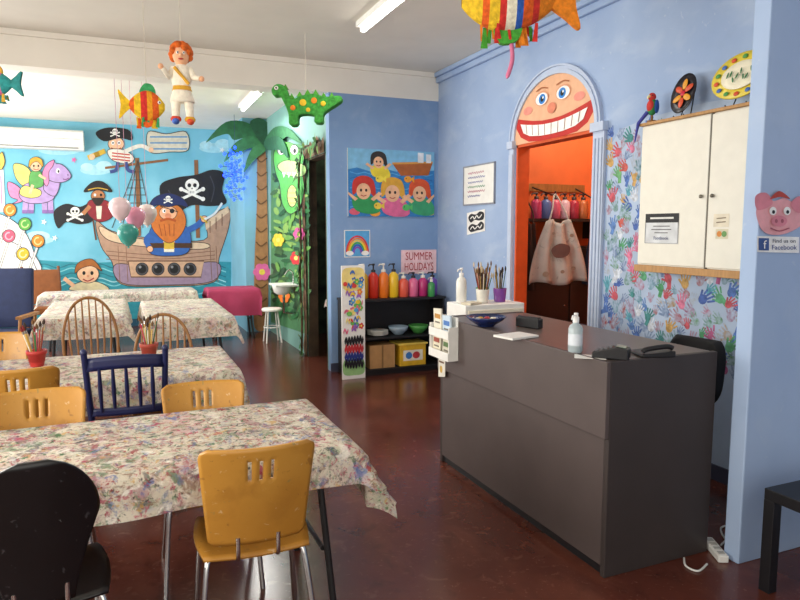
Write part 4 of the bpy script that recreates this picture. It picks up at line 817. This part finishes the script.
# power board + cable
p=onz(715,553,0); t=thing('power_board','white power board on the floor beside the desk end','power board',(p.x,p.y,0),1.1)
b=B(); b.box((0,0,.018),(.2,.05,.036),WHT); b.build('housing',t,bevel=.006)
for i in range(4): b=B(); b.box((-.066+.044*i,0,.037),(.026,.03,.003),M('#b8b8b4',.5)); b.build('socket',t)
pts=[onz(x,y,.006) for x,y in ((684,558),(686,566),(698,571),(707,564))]; pts2=[onz(x,y,.006) for x,y in ((721,545),(727,539),(731,532),(727,526),(721,528),(722,534),(726,540))]
b=B(); b.tube([tuple(q) for q in smooth([tuple(q) for q in pts],6,False)],.005,WHT,6); tag(b.build('power_cable',loc=tuple(pts[0]),world=True),'white cable running from the power board to the desk','cable')
b=B(); b.tube([tuple(q) for q in smooth([tuple(q) for q in pts2],6,False)],.005,WHT,6); tag(b.build('power_cable',loc=tuple(pts2[0]),world=True),'white cable looping from the power board toward the pier','cable')
# ---------------------------------------------------------------- back right: stool, basin, vine
t=thing('stool','white round stool by the palm tree','stool',(1.94,9.15,0))
b=B(); b.lathe([(.14,.45),(.145,.46),(.145,.48),(.13,.49),(0,.49)],WHT); b.build('seat',t)
for k in range(4): a=pi/4+k*pi/2; b=B(); b.tube([(.09*cos(a),.09*sin(a),.45),(.15*cos(a),.15*sin(a),0)],.012,WHT); b.build('leg',t)
b=B(); b.tube([(.118*cos(i*pi/8),.118*sin(i*pi/8),.22) for i in range(16)],.008,WHT,6,True); b.build('foot_ring',t)
t=thing('wash_basin','small wash basin with tap on the side wall','basin',(1.95,8.5,.72))
b=B(); b.bb(1.82,2.128,8.3,8.75,.86,.88,WHT); b.lathe([(.06,.74),(.11,.77),(.14,.87),(.135,.885),(.1,.8),(0,.785)],WHT,(1.95,8.52,0)); b.build('bowl',t,world=True)
b=B(); b.tube(smooth([(2.1,8.52,.88),(2.1,8.52,1.02),(2.04,8.52,1.06),(1.99,8.52,1.0)],5,False),.011,CHROME); b.build('tap',t,world=True)
b=B(); b.tube([(1.97,8.52,.75),(1.97,8.52,.5),(2.128,8.52,.48)],.02,CHROME); b.build('waste_pipe',t,world=True)
t=thing('leafy_vine','leafy green vine trailing around the dark side doorway','vine',(2.07,7.6,0)); R=random.Random(5)
path=[(2.07,8.02,0.02),(2.07,7.98,.5),(2.07,8.04,1.0),(2.07,7.97,1.5),(2.07,8.03,2.0),(2.07,7.96,2.45),(2.07,7.7,2.58),(2.07,7.4,2.54),(2.07,7.15,2.58)]
pp=smooth(path,8,False)
b=B(); b.tube(pp,.014,M('#5c4632',.8,0,.3,12,.5),7); b.build('stem',t,world=True)
for i in range(90):
    q=V(R.choice(pp)); q.x-=.012
    d=V((R.uniform(-.05,-.005),R.uniform(-.16,.13),R.uniform(-.16,.1))); w=d.cross(V((1,0,0))).normalized()*R.uniform(.025,.04)
    b=B(); b.add([q,q+d*.5+w,q+d,q+d*.5-w],[(0,1,2,3)],M(R.choice(['#2f6b36','#4a8a44','#244f2c','#6a8a3a','#365a2a']),.7)); b.build('leaf',t,world=True)
# ---------------------------------------------------------------- AC, lights
a=ony(-40,126,YB); c=ony(85,152,YB)
t=thing('air_conditioner','long white air conditioner high on the back wall at left','air conditioner',(-1.1,YB-.1,2.9))
b=B(); b.prism([(0.001,0),(.22,0),(.24,.06),(.24,a.z-c.z-.03),(.2,a.z-c.z),(0.001,a.z-c.z)],WHT,((a.x+c.x)/2,YB,c.z),(0,-1,0),(0,0,1),c.x-a.x); b.build('body',t,bevel=.01,world=True)
b=B(); b.bb(a.x+.08,c.x-.08,YB-.245,YB-.2,c.z+.02,c.z+.035,M('#8a8a88',.5)); b.build('vent_slot',t,world=True)
b=B(); b.bb(a.x+.05,c.x-.05,YB-.246,YB-.235,c.z+.16,c.z+.165,M('#b8b8b4',.5)); b.build('panel_line',t,world=True)
TUBE=M('#fffdf4',.5,0,0,14,0,9.0)
def batten(label,x,ya,yb,z):
    t=thing('fluorescent_light',label,'ceiling light',(x,(ya+yb)/2,z),0,'ceiling tube lights')
    b=B(); b.bb(x-.06,x+.06,ya,yb,z-.05,z,WHT); b.build('housing',t,bevel=.008,world=True)
    b=B(); b.cyl((x,ya+.03,z-.068),(x,yb-.03,z-.068),.025,TUBE,n=12); b.build('tube',t,world=True)
    for y in (ya+.02,yb-.02): b=B(); b.box((x,y,z-.065),(.04,.03,.04),WHT); b.build('end_cap',t,world=True)
batten('bright fluorescent ceiling light near the top centre',2.0,4.3,5.5,ZC)
batten('fluorescent ceiling light in the rear room',1.6,7.9,9.15,ZB)
# ---------------------------------------------------------------- hanging things
STR=M('#d8d0c0',.8)
def fish(name,label,c,L,H,Tk,rz,cols,fin,ztop,flip=1):
    t=thing(name,label,'pinata',tuple(c),rz); n=24; K=28
    b=B(); rings=[]
    for i in range(K+1):
        s=i/K; g=max(.02,sin(pi*min(1,s*.93+.03))**.75)*(1-.15*s); x=(s-.5)*L*flip
        rings.append([V((x,Tk/2*g*cos(2*pi*j/n),H/2*g*sin(2*pi*j/n))) for j in range(n)])
    for i in range(K):
        m=M(cols[int(i/K*len(cols))],.9,0,.15,40,.8); b.add(rings[i]+rings[i+1],[(j,(j+1)%n,n+(j+1)%n,n+j) for j in range(n)],m,True)
    b.build('body',t)
    X=L/2*flip
    b=B(); b.prism(smooth([(X-.08*L*flip,.0),(X+.12*L*flip,.26*H),(X+.28*L*flip,.42*H),(X+.22*L*flip,0),(X+.28*L*flip,-.42*H),(X+.12*L*flip,-.26*H)],4),M(fin[0],.9,0,.15,40,.6),(0,0,0),(1,0,0),(0,0,1),Tk*.18); b.build('tail',t)
    b=B(); b.prism(smooth([(-.2*L,.4*H),(-.05*L,.66*H),(.18*L,.62*H),(.25*L,.36*H),(0,.4*H)],4),M(fin[1],.9,0,.15,40,.6),(0,0,0),(1,0,0),(0,0,1),Tk*.16); b.build('top_fin',t)
    b=B(); b.prism(smooth([(-.15*L,-.4*H),(-.08*L,-.64*H),(.1*L,-.6*H),(.15*L,-.38*H),(0,-.4*H)],4),M(fin[2],.9,0,.15,40,.6),(0,0,0),(1,0,0),(0,0,1),Tk*.2); b.build('belly_fin',t)
    for sg in (-1,1):
        b=B(); b.ell((-.34*L*flip,sg*Tk*.36,.1*H),(.05*L,.02,.05*L),WHT,n=12,k=8); b.ell((-.345*L*flip,sg*(Tk*.36+.012),.1*H),(.025*L,.015,.025*L),BLK,n=10,k=6); b.build('eye',t)
    b=B(); R=random.Random(3)
    for i in range(26):
        x=R.uniform(-.3,.3)*L; y=R.uniform(-.3,.3)*Tk; l=R.uniform(.06,.16)*H*2; z=-.36*H
        b.add([(x-.008,y,z),(x+.008,y,z),(x+.012+R.uniform(-.02,.02),y+.01,z-l),(x-.006+R.uniform(-.02,.02),y+.01,z-l)],[(0,1,2,3)],M(R.choice(fin),.9,0,.15,40,.6))
    b.build('fringe',t)
    b=B(); b.tube([(0,0,H*.45),(0,0,ztop-c[2])],.003,STR,5); b.build('string',t)
    return t
FC=['#f0c62a','#f0c62a','#e8621e','#f0c62a','#d8322c','#f4ead2','#2f62c0','#e8621e','#d8322c','#f08a1e','#f08a1e']
yaw=-TH
t=fish('fish_pinata','big striped orange and yellow fish pinata hanging over the desk at the top',att(508,2,3.5),.5,.34,.2,yaw,FC,['#f08a1e','#d8322c','#4aa838'],ZC)
b=B(); b.tube(smooth([(.02,0,-.2),(.03,.01,-.3),(.0,0,-.4)],5,False),[.012]*10+[.003],M('#e07aa0',.8),6); b.build('streamer',t)
fish('fish_pinata','orange and yellow fish pinata hanging left of the red-haired doll',att(147,106,5.2),.27,.26,.12,yaw+.4,['#f0c62a','#e8621e','#f0a01e','#d8322c','#f0c62a','#e8621e'],['#f0c62a','#3aa060','#e8621e'],ZC,-1)
fish('fish_pinata','teal fish pinata cut off by the left picture edge',att(-6,84,4.6),.26,.2,.12,yaw,['#2f9a9a','#4ab8a8','#d86a9a','#2f9a9a'],['#2f8a8a','#d8a83a','#3ab0a0'],ZC)
# doll
c=att(182,88,4.6); t=thing('doll_pinata','orange-haired doll pinata in white and gold clothes hanging from the ceiling','pinata',tuple(c),yaw+.3); t.scale=(.95,.95,1.0)
SK=M('#eab088',.7); DW=M('#efe6d4',.9,0,.08,30,.5); GO=M('#d9a22c',.7,0,.1); HR=M('#d8661e',.95,0,.2,40,1.0)
b=B(); b.ell((0,0,.22),(.06,.055,.07),SK); b.ell((0,-.056,.215),(.011,.012,.012),SK,n=10,k=6); b.build('head',t)
b=B()
for i in range(60):
    a=random.uniform(0,6.28); e=random.uniform(-.5,1.5); p=V((.065*cos(a)*cos(e),.058*sin(a)*cos(e)+.012,.235+.066*sin(e)))
    if p.y<-.02 and p.z<.255: continue
    b.ell(p,(.026,.026,.026),HR,n=8,k=6)
b.build('hair',t)
for s in (-1,1):
    b=B(); b.ell((s*.022,-.053,.23),(.009,.006,.011),WHT,n=10,k=6); b.ell((s*.022,-.058,.23),(.005,.004,.006),BLK,n=8,k=6); b.build('eye',t)
b=B(); b.ell((0,-.054,.188),(.02,.006,.006),M('#b8302c',.5),n=10,k=6); b.build('mouth',t)
b=B(); b.lathe([(.03,.16),(.065,.14),(.072,.05),(.06,0),(.085,-.08),(.09,-.1),(0,-.1)],DW,sy=.75); b.build('tunic',t)
b=B(); b.lathe([(.064,.01),(.066,-.005),(.072,-.02)],GO,sy=.78); b.tube([(-.05,-.05,.13),(.05,-.05,.02)],.012,GO); b.build('belt',t)
for s in (-1,1):
    b=B(); b.tube([(s*.055,0,.13),(s*.09,-.02,.07),(s*.13,-.05,.06 if s>0 else .12)],[.028,.024,.018],DW,10); a=b.build('arm',t); b=B(); b.ell((s*.142,-.055,.06 if s>0 else .128),(.02,.016,.02),SK,n=10,k=8); q=b.build('hand',a)
    b=B(); b.tube([(s*.045,0,-.09),(s*.05,0,-.16),(s*.05,-.005,-.22)],[.035,.03,.026],DW,10); a=b.build('leg',t); b=B(); b.ell((s*.052,-.02,-.235),(.028,.045,.022),M('#d8502a' if s>0 else '#3a62b8',.7),n=12,k=8); q=b.build('shoe',a)
    b=B(); b.lathe([(.03,-.2),(.04,-.215),(.036,-.23)],M('#d8a02c' if s>0 else '#c8402c',.8),(s*.05,-.003,0)); b.build('cuff',a)
b=B(); b.tube([(0,0,.28),(0,0,ZC-c.z)],.003,STR,5); b.build('string',t)
# dinosaur
c=att(306,106,6.0); t=thing('dinosaur_pinata','green long-necked dinosaur pinata with spots hanging before the blue pillar','pinata',tuple(c),yaw); k=6.0/650
DN=M('#3f9a3c',.95,0,.2,40,.8)
ou=[(-33,15),(-28,20),(-20,18),(-14,6),(-4,9),(8,11),(20,8),(34,9),(36,4),(24,-4),(18,-9),(17,-17),(9,-17),(8,-10),(-6,-10),(-8,-19),(-16,-19),(-17,-8),(-22,4),(-25,9),(-31,9)]
b=B(); b.prism([(x*k,y*k) for x,y in smooth(ou,4)],DN,(0,0,0),(1,0,0),(0,0,1),.13); b.build('body',t,bevel=.02)
for i,(x,y,r,cc) in enumerate(((-2,2,3.4,'#e8c02a'),(9,4,3,'#e8821e'),(18,1,2.6,'#e8c02a'),(-12,-3,2.6,'#e8821e'),(3,-5,2.2,'#e8c02a'))):
    b=B(); b.ell((x*k,-.066,y*k),(r*k,.008,r*k),M(cc,.8),n=14,k=8); b.build('spot',t)
b=B(); b.ell((-28*k,-.068,16*k),(2*k,.01,2*k),WHT,n=10,k=6); b.ell((-28*k,-.077,16*k),(1*k,.006,1*k),BLK,n=8,k=6); b.build('eye',t)
for x,y in ((-20,17),(-14,8),(-6,10),(2,12),(10,12),(18,9),(26,9)): b=B(); b.prism([((x-3)*k,(y-1)*k),((x+3)*k,(y-1)*k),(x*k,(y+4)*k)],M('#5aa83a',.9),(0,0,0),(1,0,0),(0,0,1),.03); b.build('back_spike',t)
b=B(); b.tube([(0,0,10*k),(0,0,ZC-c.z)],.003,STR,5); b.build('string',t)
# balloons
for i,(x,y,tt,cc,n) in enumerate(((120,208,6.5,'#f0d6dc','white-pink balloon at the left of the hanging cluster'),(135,217,6.8,'#e69ab4','pink balloon in the middle of the hanging cluster'),(147,214,7.12,'#ead9d6','pearl balloon at the right of the hanging cluster'),(128,234,6.65,'#3f9a90','teal balloon at the bottom of the hanging cluster'))):
    c=att(x,y,tt); t=thing('balloon',n,'balloon',tuple(c),0,'balloons hanging before the mural')
    b=B(); b.lathe([(.0,-.13),(.02,-.125),(.07,-.08),(.105,0),(.1,.05),(.06,.095),(0,.11)],M(cc,.25,0,.02),n=20); b.build('balloon_skin',t)
    b=B(); b.lathe([(.006,-.13),(.016,-.145),(.0,-.146)],M(cc,.25,0,.02),n=8); b.build('knot',t)
    b=B(); b.tube([(0,0,.105),(.0,0,(3.07 if 6.9<c.y<7.19 else ZC if c.y<6.9 else ZB)-c.z)],.0025,M('#d8a0b8',.6),5); b.build('ribbon',t)
# blue string lights
t=thing('string_lights','cluster of glowing blue string lights hanging by the painted palm','string lights',(1.5,9.95,2.5)); LB=M('#1a3cff',.4,0,0,14,0,4.5)
pts=[]; R=random.Random(21)
for i in range(60):
    a=i*2.4; r=2.0+.26*i; pts.append(tuple(ony(234+r*.72*cos(a)+R.uniform(-1.5,1.5),174+r*1.7*sin(a)+R.uniform(-2,2),9.95+.05*sin(i*1.7))))
top=max(pts,key=lambda p:p[2])
b=B(); b.tube(sorted(pts,key=lambda p:-p[2]),.003,M('#3a5aa8',.6),5); b.tube([top,(top[0],top[1],ZB)],.003,M('#2a3a70',.6),5); b.build('wire',t,world=True)
for p in pts: b=B(); b.ell(p,(.02,.02,.025),LB,n=8,k=6); b.build('bulb',t,world=True)
# ---------------------------------------------------------------- lights / world / camera
def area(n,loc,rot,sx,sy,e,col):
    l=bpy.data.lights.new(n,'AREA'); l.shape='RECTANGLE'; l.size=sx; l.size_y=sy; l.energy=e; l.color=col; o=bpy.data.objects.new(n,l); COL.objects.link(o); o.location=loc; o.rotation_euler=rot
area('shopfront_daylight',(-.8,-1.3,1.9),(radians(90),0,0),4.0,2.4,56,(1,.94,.84))
area('window_daylight',(-2.9,8.8,1.8),(radians(100),0,radians(-90)),3.4,1.8,220,(1,.97,.91))
area('window_daylight',(-2.9,2.5,1.8),(radians(98),0,radians(-90)),2.8,1.8,160,(1,.95,.85))
area('tube_glow',(2.0,4.9,ZC-.12),(0,0,0),.1,1.1,18,(1,.96,.88))
area('tube_glow',(1.6,8.5,ZB-.12),(0,0,0),.1,1.1,35,(1,.97,.92))
for n,e,col,loc in (('storeroom_light',48,(1,.82,.62),(4.4,5.0,3.0)),('side_room_fill',10,(1,.9,.75),(2.8,8.4,2.6))):  # point lights without fittings; the side room one is added to brighten it
    l=bpy.data.lights.new(n,'POINT'); l.energy=e; l.color=col; l.shadow_soft_size=.1; o=bpy.data.objects.new(n,l); COL.objects.link(o); o.location=loc
w=bpy.data.worlds.new('World'); SC.world=w; w.use_nodes=True; bg=w.node_tree.nodes['Background']; bg.inputs['Color'].default_value=(1,.96,.90,1); bg.inputs['Strength'].default_value=.58
cam=bpy.data.cameras.new('Camera'); cam.sensor_width=36; cam.lens=F/800*36; co=bpy.data.objects.new('Camera',cam); COL.objects.link(co)
co.matrix_world=Matrix((( RT.x,UP.x,-FW.x,CAM.x),(RT.y,UP.y,-FW.y,CAM.y),(RT.z,UP.z,-FW.z,CAM.z),(0,0,0,1)))
SC.camera=co
SC.view_settings.view_transform='Standard'
